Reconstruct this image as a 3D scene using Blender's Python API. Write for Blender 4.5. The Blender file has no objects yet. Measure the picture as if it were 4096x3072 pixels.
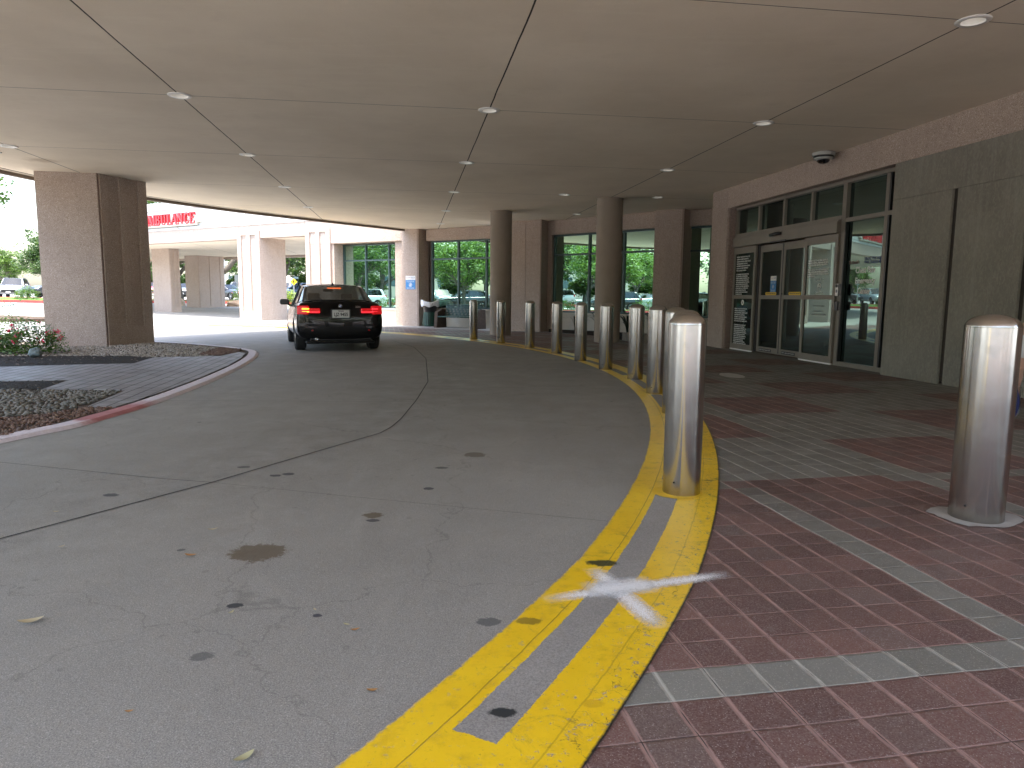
import bpy, bmesh, math, random
from mathutils import Vector, Matrix, noise
R = math.radians
CX, CY = -15.76, 9.64
random.seed(7)
S = bpy.context.scene
COL = S.collection
V = Vector

# ------------------------------------------------------------------ objects
def tag(o, label=None, cat=None, group=None, kind=None):
    if label: o['label'] = label
    if cat: o['category'] = cat
    if group: o['group'] = group
    if kind: o['kind'] = kind
    return o

def empty(name, loc, rz=0, **k):
    o = bpy.data.objects.new(name, None)
    o.empty_display_size = .2
    COL.objects.link(o); o.location = loc; o.rotation_euler = (0, 0, rz)
    return tag(o, **k)

def put(name, me, parent=None, loc=(0, 0, 0), rz=0, **k):
    o = bpy.data.objects.new(name, me); COL.objects.link(o)
    o.parent = parent; o.location = loc; o.rotation_euler = (0, 0, rz)
    return tag(o, **k)

def copy_tree(o, parent=None):
    c = o.copy(); COL.objects.link(c); c.parent = parent
    for ch in list(o.children): copy_tree(ch, c)
    return c

class MB:
    """collects geometry for one mesh"""
    def __init__(s): s.v = []; s.f = []; s.m = []; s.uv = []; s.mi = 0
    def add(s, vs, fs, uvs=None):
        b = len(s.v); s.v += [tuple(x) for x in vs]
        for i, f in enumerate(fs):
            s.f.append([b + j for j in f]); s.m.append(s.mi)
            s.uv.append(uvs[i] if uvs else None)
        return s
    def box(s, c, sz, rz=0, M=None):
        x, y, z = [q / 2 for q in sz]
        vs = [V((i * x, j * y, k * z)) for i in (-1, 1) for j in (-1, 1) for k in (-1, 1)]
        m = M if M else Matrix.Translation(c) @ Matrix.Rotation(rz, 4, 'Z')
        return s.add([m @ q for q in vs], [(0, 1, 3, 2), (4, 6, 7, 5), (0, 4, 5, 1), (2, 3, 7, 6), (0, 2, 6, 4), (1, 5, 7, 3)])
    def fbox(s, F, s0, s1, o0, o1, z0, z1):
        """box in a wall frame: along s, depth o (into the wall positive), height z"""
        vs = [F(a, z, o) for a in (s0, s1) for o in (o0, o1) for z in (z0, z1)]
        return s.add(vs, [(0, 1, 3, 2), (4, 6, 7, 5), (0, 4, 5, 1), (2, 3, 7, 6), (0, 2, 6, 4), (1, 5, 7, 3)])
    def prism(s, poly, z0, z1):
        n = len(poly)
        a = sum(poly[i][0] * poly[(i + 1) % n][1] - poly[(i + 1) % n][0] * poly[i][1] for i in range(n))
        if a < 0: poly = poly[::-1]
        vs = [(p[0], p[1], z0) for p in poly] + [(p[0], p[1], z1) for p in poly]
        fs = [list(range(n))[::-1], list(range(n, 2 * n))] + [(i, (i + 1) % n, n + (i + 1) % n, n + i) for i in range(n)]
        return s.add(vs, fs)
    def sheet(s, poly, z):
        n = len(poly)
        a = sum(poly[i][0] * poly[(i + 1) % n][1] - poly[(i + 1) % n][0] * poly[i][1] for i in range(n))
        if a < 0: poly = poly[::-1]
        return s.add([(p[0], p[1], z) for p in poly], [list(range(n))])
    def tube(s, pts, rad, n=8, cap=True):
        pts = [V(p) for p in pts]; k = len(pts)
        rs = rad if isinstance(rad, (list, tuple)) else [rad] * k
        vs = []; up = V((0, 0, 1))
        t0 = (pts[1] - pts[0]).normalized()
        x = t0.cross(V((0, 0, 1)) if abs(t0.z) < .9 else V((1, 0, 0))).normalized()
        for i in range(k):
            t = (pts[min(i + 1, k - 1)] - pts[max(i - 1, 0)]).normalized()
            x = (x - t * x.dot(t)).normalized(); y = t.cross(x)
            for j in range(n):
                a = 2 * math.pi * j / n
                vs.append(pts[i] + (x * math.cos(a) + y * math.sin(a)) * rs[i])
        fs = [(i * n + j, i * n + (j + 1) % n, (i + 1) * n + (j + 1) % n, (i + 1) * n + j) for i in range(k - 1) for j in range(n)]
        if cap: fs += [list(range(n))[::-1], list(range((k - 1) * n, k * n))]
        return s.add(vs, fs)
    def lathe(s, prof, n=32, M=None, cap=True):
        vs = []; k = len(prof)
        for r, z in prof:
            for j in range(n):
                a = 2 * math.pi * j / n; vs.append(V((r * math.cos(a), r * math.sin(a), z)))
        if M: vs = [M @ q for q in vs]
        fs = [(i * n + j, i * n + (j + 1) % n, (i + 1) * n + (j + 1) % n, (i + 1) * n + j) for i in range(k - 1) for j in range(n)]
        if cap: fs += [list(range(n))[::-1], list(range((k - 1) * n, k * n))]
        return s.add(vs, fs)
    def strip(s, L, Rr, z, vL=0., vR=1., closed=False):
        """ribbon between two polylines with a UV: u runs along in metres, v across"""
        n = len(L); u = [0.]
        for i in range(1, n): u.append(u[-1] + math.hypot(L[i][0] - L[i - 1][0], L[i][1] - L[i - 1][1]))
        vs = []
        zz = z if callable(z) else (lambda i: (z, z))
        for i in range(n):
            za, zb = zz(i); vs += [(L[i][0], L[i][1], za), (Rr[i][0], Rr[i][1], zb)]
        fs = []; uvs = []
        for i in range(n - 1):
            f = [2 * i, 2 * i + 1, 2 * i + 3, 2 * i + 2]; q = [(u[i], vL), (u[i], vR), (u[i + 1], vR), (u[i + 1], vL)]
            A, B, C = V(vs[f[0]]), V(vs[f[1]]), V(vs[f[2]])
            if (B - A).cross(C - A).z < 0: f = f[::-1]; q = q[::-1]
            fs.append(f); uvs.append(q)
        return s.add(vs, fs, uvs)
    def patch(s, c00, c10, c11, c01, n=6, m=6, bulge=0., nrm=None):
        """bilinear patch with a parabolic bulge along nrm"""
        c00, c10, c11, c01 = map(V, (c00, c10, c11, c01))
        nv = V(nrm).normalized() if nrm else (c10 - c00).cross(c01 - c00).normalized()
        vs = []
        for j in range(m + 1):
            for i in range(n + 1):
                a, b = i / n, j / m
                p = c00 * (1 - a) * (1 - b) + c10 * a * (1 - b) + c11 * a * b + c01 * (1 - a) * b
                vs.append(p + nv * bulge * (1 - (2 * a - 1) ** 2))
        fs = [(j * (n + 1) + i, j * (n + 1) + i + 1, (j + 1) * (n + 1) + i + 1, (j + 1) * (n + 1) + i) for j in range(m) for i in range(n)]
        return s.add(vs, fs)
    def mesh(s, name, mats, smooth=False):
        me = bpy.data.meshes.new(name); me.from_pydata(s.v, [], s.f)
        for m in (mats if isinstance(mats, (list, tuple)) else [mats]): me.materials.append(m)
        me.polygons.foreach_set('material_index', s.m)
        if any(s.uv):
            l = me.uv_layers.new(name='UVMap'); i = 0
            for q, f in zip(s.uv, s.f):
                for j in range(len(f)):
                    if q: l.data[i].uv = q[j]
                    i += 1
        if smooth is not False:
            me.polygons.foreach_set('use_smooth', [True] * len(me.polygons))
        me.validate(); me.update()
        if smooth not in (False, True):
            me.set_sharp_from_angle(angle=R(smooth))
        return me
    def build(s, name, mats, parent=None, smooth=False, loc=(0, 0, 0), rz=0, **k):
        return put(name, s.mesh(name, mats, smooth), parent, loc, rz, **k)

def baked(o):
    """apply modifiers to an object that is not kept, return the mesh"""
    dg = bpy.context.evaluated_depsgraph_get(); dg.update()
    me = bpy.data.meshes.new_from_object(o.evaluated_get(dg))
    bpy.data.objects.remove(o)
    return me

def bevelled(me, w=.01, seg=2, sub=0, ang=40):
    o = bpy.data.objects.new('tmp', me); COL.objects.link(o)
    if w:
        b = o.modifiers.new('b', 'BEVEL'); b.width = w; b.segments = seg; b.limit_method = 'ANGLE'; b.angle_limit = R(ang)
    if sub:
        b = o.modifiers.new('s', 'SUBSURF'); b.levels = sub; b.render_levels = sub
    return baked(o)

def text_mesh(body, size, mat, M, ext=.001, align='LEFT', sx=1., shear=0, bold=0., spacing=1., lead=1.):
    c = bpy.data.curves.new('t', 'FONT'); c.body = body; c.size = size; c.extrude = ext; c.align_x = align
    c.shear = shear; c.offset = bold; c.space_character = spacing; c.resolution_u = 3; c.space_line = lead
    o = bpy.data.objects.new('t', c); COL.objects.link(o)
    me = baked(o)
    me.transform(M @ Matrix.Diagonal((sx, 1, 1, 1))); me.materials.clear(); me.materials.append(mat)
    me.polygons.foreach_set('material_index', [0] * len(me.polygons))
    return me

def join_meshes(name, ms):
    bm = bmesh.new(); mats = []
    for me in ms:
        base = len(mats); mats += list(me.materials)
        n0 = len(bm.faces); bm.from_mesh(me); bm.faces.ensure_lookup_table()
        for f in bm.faces[n0:]: f.material_index += base
    out = bpy.data.meshes.new(name); bm.to_mesh(out); bm.free()
    for m in mats: out.materials.append(m)
    return out

# ------------------------------------------------------------------ materials
class NT:
    def __init__(s, name):
        s.mat = bpy.data.materials.new(name); s.mat.use_nodes = True
        s.t = s.mat.node_tree; s.t.nodes.clear()
        s.out = s.t.nodes.new('ShaderNodeOutputMaterial')
    def n(s, ty, **k):
        nd = s.t.nodes.new('ShaderNode' + ty)
        for a, b in k.items():
            if a.startswith('i_'):
                key = a[2:]; key = int(key) if key.isdigit() else key.replace('_', ' ')
                s.set(nd.inputs[key], b)
            else: setattr(nd, a, b)
        return nd
    def set(s, inp, v):
        if isinstance(v, bpy.types.NodeSocket): s.t.links.new(v, inp)
        elif isinstance(v, bpy.types.Node): s.t.links.new(v.outputs[0], inp)
        elif isinstance(v, (tuple, list)) and inp.type == 'RGBA' and len(v) == 3: inp.default_value = (*v, 1)
        elif inp.type == 'RGBA' and isinstance(v, (int, float)): inp.default_value = (v, v, v, 1)
        else: inp.default_value = v
    def m(s, op, a, b=None, c=None, clamp=False):
        nd = s.t.nodes.new('ShaderNodeMath'); nd.operation = op; nd.use_clamp = clamp
        for i, q in enumerate((a, b, c)):
            if q is not None: s.set(nd.inputs[i], q)
        return nd.outputs[0]
    def vm(s, op, a, b=None):
        nd = s.t.nodes.new('ShaderNodeVectorMath'); nd.operation = op
        s.set(nd.inputs[0], a)
        if b is not None: s.set(nd.inputs[1], b)
        return nd.outputs['Value'] if op in ('LENGTH', 'DISTANCE', 'DOT_PRODUCT') else nd.outputs[0]
    def pos(s): return s.n('NewGeometry').outputs['Position']
    def obj(s): return s.n('TexCoord').outputs['Object']
    def noise(s, scale, detail=4, rough=.55, vec=None, dist=0.):
        nd = s.n('TexNoise'); s.set(nd.inputs['Vector'], vec if vec is not None else s.pos())
        nd.inputs['Scale'].default_value = scale; nd.inputs['Detail'].default_value = detail
        nd.inputs['Roughness'].default_value = rough; nd.inputs['Distortion'].default_value = dist
        return nd.outputs['Fac']
    def voro(s, scale, feature='F1', vec=None, out='Distance', rand=1.):
        nd = s.n('TexVoronoi', feature=feature); s.set(nd.inputs['Vector'], vec if vec is not None else s.pos())
        nd.inputs['Scale'].default_value = scale; nd.inputs['Randomness'].default_value = rand
        return nd.outputs[out]
    def ramp(s, fac, stops, interp='LINEAR'):
        nd = s.n('ValToRGB'); s.set(nd.inputs[0], fac); cr = nd.color_ramp; cr.interpolation = interp
        while len(cr.elements) < len(stops): cr.elements.new(.5)
        for e, (p, c) in zip(cr.elements, stops):
            e.position = p; e.color = (*c, 1) if isinstance(c, (tuple, list)) else (c, c, c, 1)
        return nd.outputs[0]
    def rng(s, v, a, b, c=0., d=1.):
        nd = s.n('MapRange'); nd.clamp = True
        for i, q in enumerate((v, a, b, c, d)): s.set(nd.inputs[i], q)
        return nd.outputs[0]
    def mix(s, f, a, b, blend='MIX'):
        nd = s.t.nodes.new('ShaderNodeMix'); nd.data_type = 'RGBA'; nd.blend_type = blend; nd.clamp_factor = True
        s.set(nd.inputs[0], f); s.set(nd.inputs[6], a); s.set(nd.inputs[7], b)
        return nd.outputs[2]
    def bump(s, h, strength=.5, dist=.01, nrm=None):
        nd = s.n('Bump'); s.set(nd.inputs['Height'], h); nd.inputs['Strength'].default_value = strength
        nd.inputs['Distance'].default_value = dist
        if nrm is not None: s.set(nd.inputs['Normal'], nrm)
        return nd.outputs[0]
    def pbsdf(s, color, rough=.6, metal=0., spec=.5, normal=None, **k):
        b = s.n('BsdfPrincipled')
        s.set(b.inputs['Base Color'], color); s.set(b.inputs['Roughness'], rough); s.set(b.inputs['Metallic'], metal)
        s.set(b.inputs['Specular IOR Level'], spec)
        if normal is not None: s.set(b.inputs['Normal'], normal)
        for a, q in k.items(): s.set(b.inputs[a.replace('_', ' ')], q)
        return b
    def surf(s, sh):
        s.t.links.new(sh.outputs[0] if isinstance(sh, bpy.types.Node) else sh, s.out.inputs[0]); return s.mat

def flat(name, col, rough=.5, metal=0., spec=.5, **k):
    t = NT(name); return t.surf(t.pbsdf(col, rough, metal, spec, **k))

def varied(name, col, amt=.15, scale=6., rough=.6, bscale=None, bstr=.2, bdist=.004, metal=0., spec=.5, obj=False):
    t = NT(name); vec = t.obj() if obj else t.pos()
    n = t.noise(scale, 5, .6, vec)
    c = t.mix(t.rng(n, .3, .7), tuple(q * (1 - amt) for q in col), tuple(min(1, q * (1 + amt)) for q in col))
    nr = t.bump(t.noise(bscale or scale * 8, 4, .6, vec), bstr, bdist)
    return t.surf(t.pbsdf(c, rough, metal, spec, nr))

def emit(name, col, strength, base=(.1, .01, .01)):
    t = NT(name); b = t.pbsdf(base, .2); t.set(b.inputs['Emission Color'], col); b.inputs['Emission Strength'].default_value = strength
    return t.surf(b)

def m_aggregate(name, base, dark, light, sc=110.):
    """exposed aggregate stucco: fine pebbly speckle"""
    t = NT(name); p = t.pos()
    big = t.noise(1.1, 5, .6); mid = t.noise(7., 4)
    v = t.voro(sc, 'F1', p, 'Color'); sep = t.n('SeparateColor'); t.set(sep.inputs[0], v)
    sp = sep.outputs[0]
    c = t.mix(t.rng(sp, 0, .22, 1, 0), base, dark)
    c = t.mix(t.rng(sp, .86, .95), c, light)
    c = t.mix(t.m('MULTIPLY', t.rng(big, .35, .75), .30), c, tuple(q * .66 for q in base))
    c = t.mix(t.m('MULTIPLY', t.rng(mid, .4, .7), .25), c, tuple(q * 1.15 for q in base))
    # faint vertical weather streaks
    st = t.n('Mapping'); t.set(st.inputs['Vector'], p); st.inputs['Scale'].default_value = (5, 5, .35)
    c = t.mix(t.m('MULTIPLY', t.rng(t.noise(1.6, 5, .6, st.outputs[0]), .52, .75), .22), c, tuple(q * .6 for q in base))
    d = t.voro(sc, 'F1', p)
    return t.surf(t.pbsdf(c, .85, 0, .25, t.bump(t.m('ADD', d, t.m('MULTIPLY', mid, .8)), .55, .004)))

def m_ceiling():
    t = NT('soffit_stucco'); p = t.pos()
    a = .145; c, s = math.cos(a), math.sin(a)
    u = t.vm('DOT_PRODUCT', p, (c, s, 0)); v = t.vm('DOT_PRODUCT', p, (-s, c, 0))
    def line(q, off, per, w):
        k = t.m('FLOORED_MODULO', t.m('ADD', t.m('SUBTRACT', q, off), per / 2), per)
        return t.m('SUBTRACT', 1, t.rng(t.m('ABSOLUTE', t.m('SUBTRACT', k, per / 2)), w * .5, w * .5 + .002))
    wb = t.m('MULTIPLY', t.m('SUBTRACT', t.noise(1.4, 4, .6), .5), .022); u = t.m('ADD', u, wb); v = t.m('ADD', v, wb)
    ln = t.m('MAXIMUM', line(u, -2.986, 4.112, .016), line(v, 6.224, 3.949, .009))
    big = t.noise(.55, 5, .6); f = t.noise(90., 3)
    col = t.mix(t.rng(big, .3, .72), (.72, .64, .52), (.86, .775, .645))
    mp = t.n('Mapping'); t.set(mp.inputs['Vector'], p); mp.inputs['Rotation'].default_value = (0, 0, .9); mp.inputs['Scale'].default_value = (.5, 3.0, 1)
    sc = t.noise(1.4, 6, .65, mp.outputs[0], .6)
    col = t.mix(t.m('MULTIPLY', t.rng(sc, .56, .62), .22), col, (.86, .80, .67))
    col = t.mix(t.m('MULTIPLY', t.rng(t.noise(2.3, 6, .7), .56, .8), .35), col, (.62, .545, .425))
    col = t.mix(t.m('MULTIPLY', t.rng(f, .35, .65), .18), col, (.64, .565, .445))
    # water stain near the pillar
    d = t.vm('DISTANCE', p, (-9.35, 14.3, 3.81))
    st = t.m('ADD', d, t.m('MULTIPLY', t.m('SUBTRACT', t.noise(5.), .5), .5))
    col = t.mix(t.m('MULTIPLY', t.rng(st, .12, .34, 1, 0), .45), col, (.30, .19, .09))
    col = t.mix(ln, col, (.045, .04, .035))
    h = t.m('SUBTRACT', t.m('MULTIPLY', f, .25), ln)
    return t.surf(t.pbsdf(col, .9, 0, .2, t.bump(t.m('ADD', h, t.m('MULTIPLY', t.noise(3., 4, .5), 1.2)), .55, .006)))

def m_concrete(name, base=(.268, .253, .224), stains=(), old=True):
    t = NT(name); p = t.pos()
    mp = t.n('Mapping'); t.set(mp.inputs['Vector'], p); mp.inputs['Rotation'].default_value = (0, 0, -.35); mp.inputs['Scale'].default_value = (1, .35, 1)
    c = t.mix(t.rng(t.noise(.35, 5, .6), .3, .7), tuple(q * .74 for q in base), tuple(q * 1.18 for q in base))
    c = t.mix(t.m('MULTIPLY', t.rng(t.noise(1.3, 7, .68, mp.outputs[0], .4), .48, .72), .6), c, tuple(q * .55 for q in base))
    c = t.mix(t.m('MULTIPLY', t.rng(t.noise(2.1, 7, .7, mp.outputs[0], .8), .54, .70), .45), c, tuple(min(1, q * 1.4) for q in base))
    c = t.mix(t.m('MULTIPLY', t.rng(t.noise(4.5, 6, .75), .6, .72), .35), c, (base[0] * .55, base[1] * .48, base[2] * .40))
    # wheel tracks and a line of drips following the bend of the drive
    rr = t.vm('DISTANCE', t.vm('MULTIPLY', p, (1, 1, 0)), (CX, CY, 0))
    def lane(r0, w): return t.rng(t.m('ABSOLUTE', t.m('SUBTRACT', t.m('ADD', rr, t.m('MULTIPLY', t.m('SUBTRACT', t.noise(.6, 3), .5), .9)), r0)), 0, w, 1, 0)
    c = t.mix(t.m('MULTIPLY', t.m('MULTIPLY', lane(14.7, .75), t.rng(t.noise(5., 7, .75), .42, .7)), .75), c, tuple(q * .42 for q in base))
    c = t.mix(t.m('MULTIPLY', t.m('MULTIPLY', t.m('MAXIMUM', lane(13.9, .28), lane(15.6, .28)), t.rng(t.noise(8., 6, .7), .40, .66)), .45), c, tuple(q * .6 for q in base))
    c = t.mix(t.m('MULTIPLY', t.m('MULTIPLY', lane(12.6, .35), t.rng(t.noise(6., 6, .7), .46, .66)), .45), c, tuple(min(1, q * 1.7) for q in base))
    sd = t.n('SeparateColor'); t.set(sd.inputs[0], t.voro(9., 'F1', p, 'Color'))
    c = t.mix(t.m('MULTIPLY', t.m('MULTIPLY', t.rng(t.voro(9., 'F1', p), .10, .16, 1, 0), t.m('GREATER_THAN', sd.outputs[0], .86)), .55), c, (.07, .066, .06))
    fine = t.noise(220., 2, .5)
    c = t.mix(t.rng(fine, .35, .7), t.mix(.6, c, tuple(q * .55 for q in base)), t.mix(.35, c, tuple(min(1, q * 1.7) for q in base)))
    sp = t.n('SeparateColor'); t.set(sp.inputs[0], t.voro(420., 'F1', p, 'Color'))
    c = t.mix(t.m('MULTIPLY', t.rng(sp.outputs[0], .90, .97), .40), c, (.6, .57, .52))
    c = t.mix(t.m('MULTIPLY', t.rng(sp.outputs[1], .90, .98), .5), c, (.06, .06, .06))
    # sparse little dark gum spots
    vd = t.voro(1.15, 'F1', p, 'Distance'); c = t.mix(t.m('MULTIPLY', t.rng(t.m('ADD', vd, t.m('MULTIPLY', t.noise(14.), .03)), .030, .045, 1, 0), .75), c, (.05, .05, .052))
    # hairline cracks
    ck = t.voro(.55, 'DISTANCE_TO_EDGE', t.vm('ADD', p, t.n('Combine' + 'XYZ', i_0=t.m('MULTIPLY', t.noise(3., 5), .5), i_1=t.m('MULTIPLY', t.noise(3.3, 5), .5))), 'Distance')
    c = t.mix(t.m('MULTIPLY', t.rng(ck, 0, .004, 1, 0), .30), c, (.06, .055, .05))
    r = t.rng(t.noise(2.5, 4), .3, .7, .62, .85)
    wob = t.m('MULTIPLY', t.m('SUBTRACT', t.noise(13., 6, .75), .5), .85)
    wob2 = t.m('MULTIPLY', t.m('SUBTRACT', t.noise(70., 5, .8), .5), .45)
    for (x, y, rx, ry, col, k) in stains:
        dv = t.vm('MULTIPLY', t.vm('SUBTRACT', p, (x, y, 0)), (1 / rx, 1 / ry, 0))
        d = t.m('ADD', t.m('ADD', t.vm('LENGTH', dv), t.m('MULTIPLY', wob, 1.9)), t.m('MULTIPLY', wob2, 1.6))
        c = t.mix(t.m('MULTIPLY', t.rng(d, .86, 1.04, 1, 0), k), c, col)
    nr = t.bump(t.m('ADD', t.m('MULTIPLY', fine, .5), t.noise(30., 5, .6)), .35, .003)
    return t.surf(t.pbsdf(c, r, 0, .35, nr))

PAVE_A = .181; PAVE = .168
def m_pavers(name, mode='plaza'):
    t = NT(name); p = t.pos(); c_, s_ = math.cos(PAVE_A), math.sin(PAVE_A)
    wv = t.m('MULTIPLY', t.m('SUBTRACT', t.noise(1.7, 3), .5), .22)
    u = t.m('ADD', t.m('DIVIDE', t.vm('DOT_PRODUCT', p, (c_, s_, 0)), PAVE), wv)
    v = t.m('ADD', t.m('DIVIDE', t.vm('DOT_PRODUCT', p, (-s_, c_, 0)), PAVE), t.m('MULTIPLY', wv, .5))
    iu, iv = t.m('FLOOR', u), t.m('FLOOR', v)
    fu, fv = t.m('FRACT', u), t.m('FRACT', v)
    cell = t.n('CombineXYZ', i_0=iu, i_1=iv)
    wn = t.n('TexWhiteNoise'); wn.noise_dimensions = '3D'; t.set(wn.inputs['Vector'], cell.outputs[0])
    rv = wn.outputs['Value']; rc = t.n('SeparateColor'); t.set(rc.inputs[0], wn.outputs['Color'])
    def between(q, a, b): return t.m('MULTIPLY', t.m('GREATER_THAN', q, a - .01), t.m('LESS_THAN', q, b - .01))
    red = t.mix(rv, (.098, .043, .034), (.158, .074, .058))
    gry = t.mix(rv, (.135, .132, .108), (.19, .186, .158))
    if mode == 'plaza':
        n9 = t.m('FLOOR', t.m('DIVIDE', t.m('SUBTRACT', iu, 22), 9))
        fu9 = t.m('FLOORED_MODULO', t.m('SUBTRACT', iu, 22), 9)
        par = t.m('FLOORED_MODULO', n9, 2)
        fv15 = t.m('FLOORED_MODULO', t.m('SUBTRACT', iv, t.m('ADD', 25, t.m('MULTIPLY', par, 8))), 15)
        chk = t.m('MULTIPLY', t.m('LESS_THAN', fu9, 6.9), t.m('LESS_THAN', fv15, 6.9))
        lines = t.m('MAXIMUM', t.m('MAXIMUM', between(iu, 13, 14), between(iv, 11, 12)), t.m('MAXIMUM', between(iu, 21, 22), between(iu, 30, 31)))
        near = t.m('SUBTRACT', 1, lines)
        isred = t.m('ADD', t.m('MULTIPLY', t.m('LESS_THAN', iv, 23.9), near), t.m('MULTIPLY', t.m('GREATER_THAN', iv, 23.9), chk))
        far = t.m('MULTIPLY', t.m('GREATER_THAN', iv, 95), t.m('LESS_THAN', t.m('FLOORED_MODULO', t.m('ADD', iu, iv), 9), 6))
        isred = t.m('MAXIMUM', isred, far, clamp=True)
    else:
        gl = t.m('MAXIMUM', t.m('LESS_THAN', t.m('FLOORED_MODULO', t.m('ADD', iu, 3), 9), .5), t.m('LESS_THAN', t.m('FLOORED_MODULO', iv, 12), .5))
        isred = t.m('SUBTRACT', 1, gl)
        red = t.mix(rv, (.20, .187, .188), (.28, .265, .265)); gry = t.mix(rv, (.20, .20, .20), (.26, .26, .255))
    c = t.mix(isred, gry, red)
    c = t.mix(t.m('MULTIPLY', t.rng(rc.outputs[1], .82, .9), .35), c, (.14, .115, .098))
    fine = t.noise(160., 3, .6)
    c = t.mix(t.rng(fine, .4, .72), c, t.mix(.4, c, (.30, .26, .24)))
    c = t.mix(t.m('MULTIPLY', t.rng(t.noise(1.2, 6, .65), .45, .75), .5), c, t.mix(.55, c, (.05, .045, .04)))
    c = t.mix(t.m('MULTIPLY', t.rng(t.noise(3.2, 6, .7, None, .8), .60, .74), .35), c, (.30, .27, .25))
    sp = t.n('SeparateColor'); t.set(sp.inputs[0], t.voro(380., 'F1', p, 'Color'))
    c = t.mix(t.m('MULTIPLY', t.rng(sp.outputs[0], .95, .985), .5), c, (.5, .46, .42))
    dd = t.vm('LENGTH', t.vm('MULTIPLY', t.vm('SUBTRACT', p, (1.62, 3.95, 0)), (2.6, 3.4, 0)))
    c = t.mix(t.m('MULTIPLY', t.m('MULTIPLY', t.rng(dd, .2, 1, 1, 0), t.rng(t.noise(30., 6, .8), .52, .66)), .6), c, (.42, .38, .36))
    c = t.mix(t.m('MULTIPLY', t.rng(t.noise(.8, 7, .72, None, .6), .52, .7), .45), c, (.055, .042, .036))
    # joints: worn chamfers with caught light painted in along one direction, thin dark gaps along the other
    du = t.m('MINIMUM', fu, t.m('SUBTRACT', 1, fu)); dv = t.m('MINIMUM', fv, t.m('SUBTRACT', 1, fv))
    jn = t.m('MULTIPLY', t.m('SUBTRACT', t.noise(26., 6, .78), .5), .085)
    chu = t.rng(t.m('ADD', du, jn), .035, .07, 1, 0)
    chv = t.rng(t.m('ADD', dv, jn), .018, .04, 1, 0)
    pale = t.mix(isred, (.38, .36, .31), (.32, .20, .17)) if mode == 'plaza' else t.mix(isred, (.06, .06, .06), (.03, .028, .028))
    c = t.mix(t.m('MULTIPLY', chu, .92), c, pale)
    c = t.mix(t.m('MULTIPLY', chv, .45), c, pale)
    gap = t.m('MAXIMUM', t.rng(t.m('ABSOLUTE', t.m('SUBTRACT', fu, .018)), .008, .016, 1, 0), t.m('MULTIPLY', t.rng(dv, .008, .016, 1, 0), .8))
    gap = t.m('MULTIPLY', gap, t.rng(t.noise(7., 4), .42, .6)) if mode == 'plaza' else t.m('MAXIMUM', t.rng(du, .02, .035, 1, 0), t.m('MULTIPLY', t.rng(dv, .012, .02, 1, 0), .5))
    c = t.mix(gap, c, (.022, .018, .016))
    h = t.m('SUBTRACT', t.m('MULTIPLY', fine, .15), t.m('ADD', t.m('MULTIPLY', t.m('MAXIMUM', t.rng(du, .0, .07, 1, 0), t.rng(dv, .0, .045, 1, 0)), 1.), t.m('MULTIPLY', rv, -.6)))
    rough = t.rng(t.noise(4., 4), .3, .7, .5, .75)
    return t.surf(t.pbsdf(c, rough, 0, .4, t.bump(h, .7, .005)))

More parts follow.
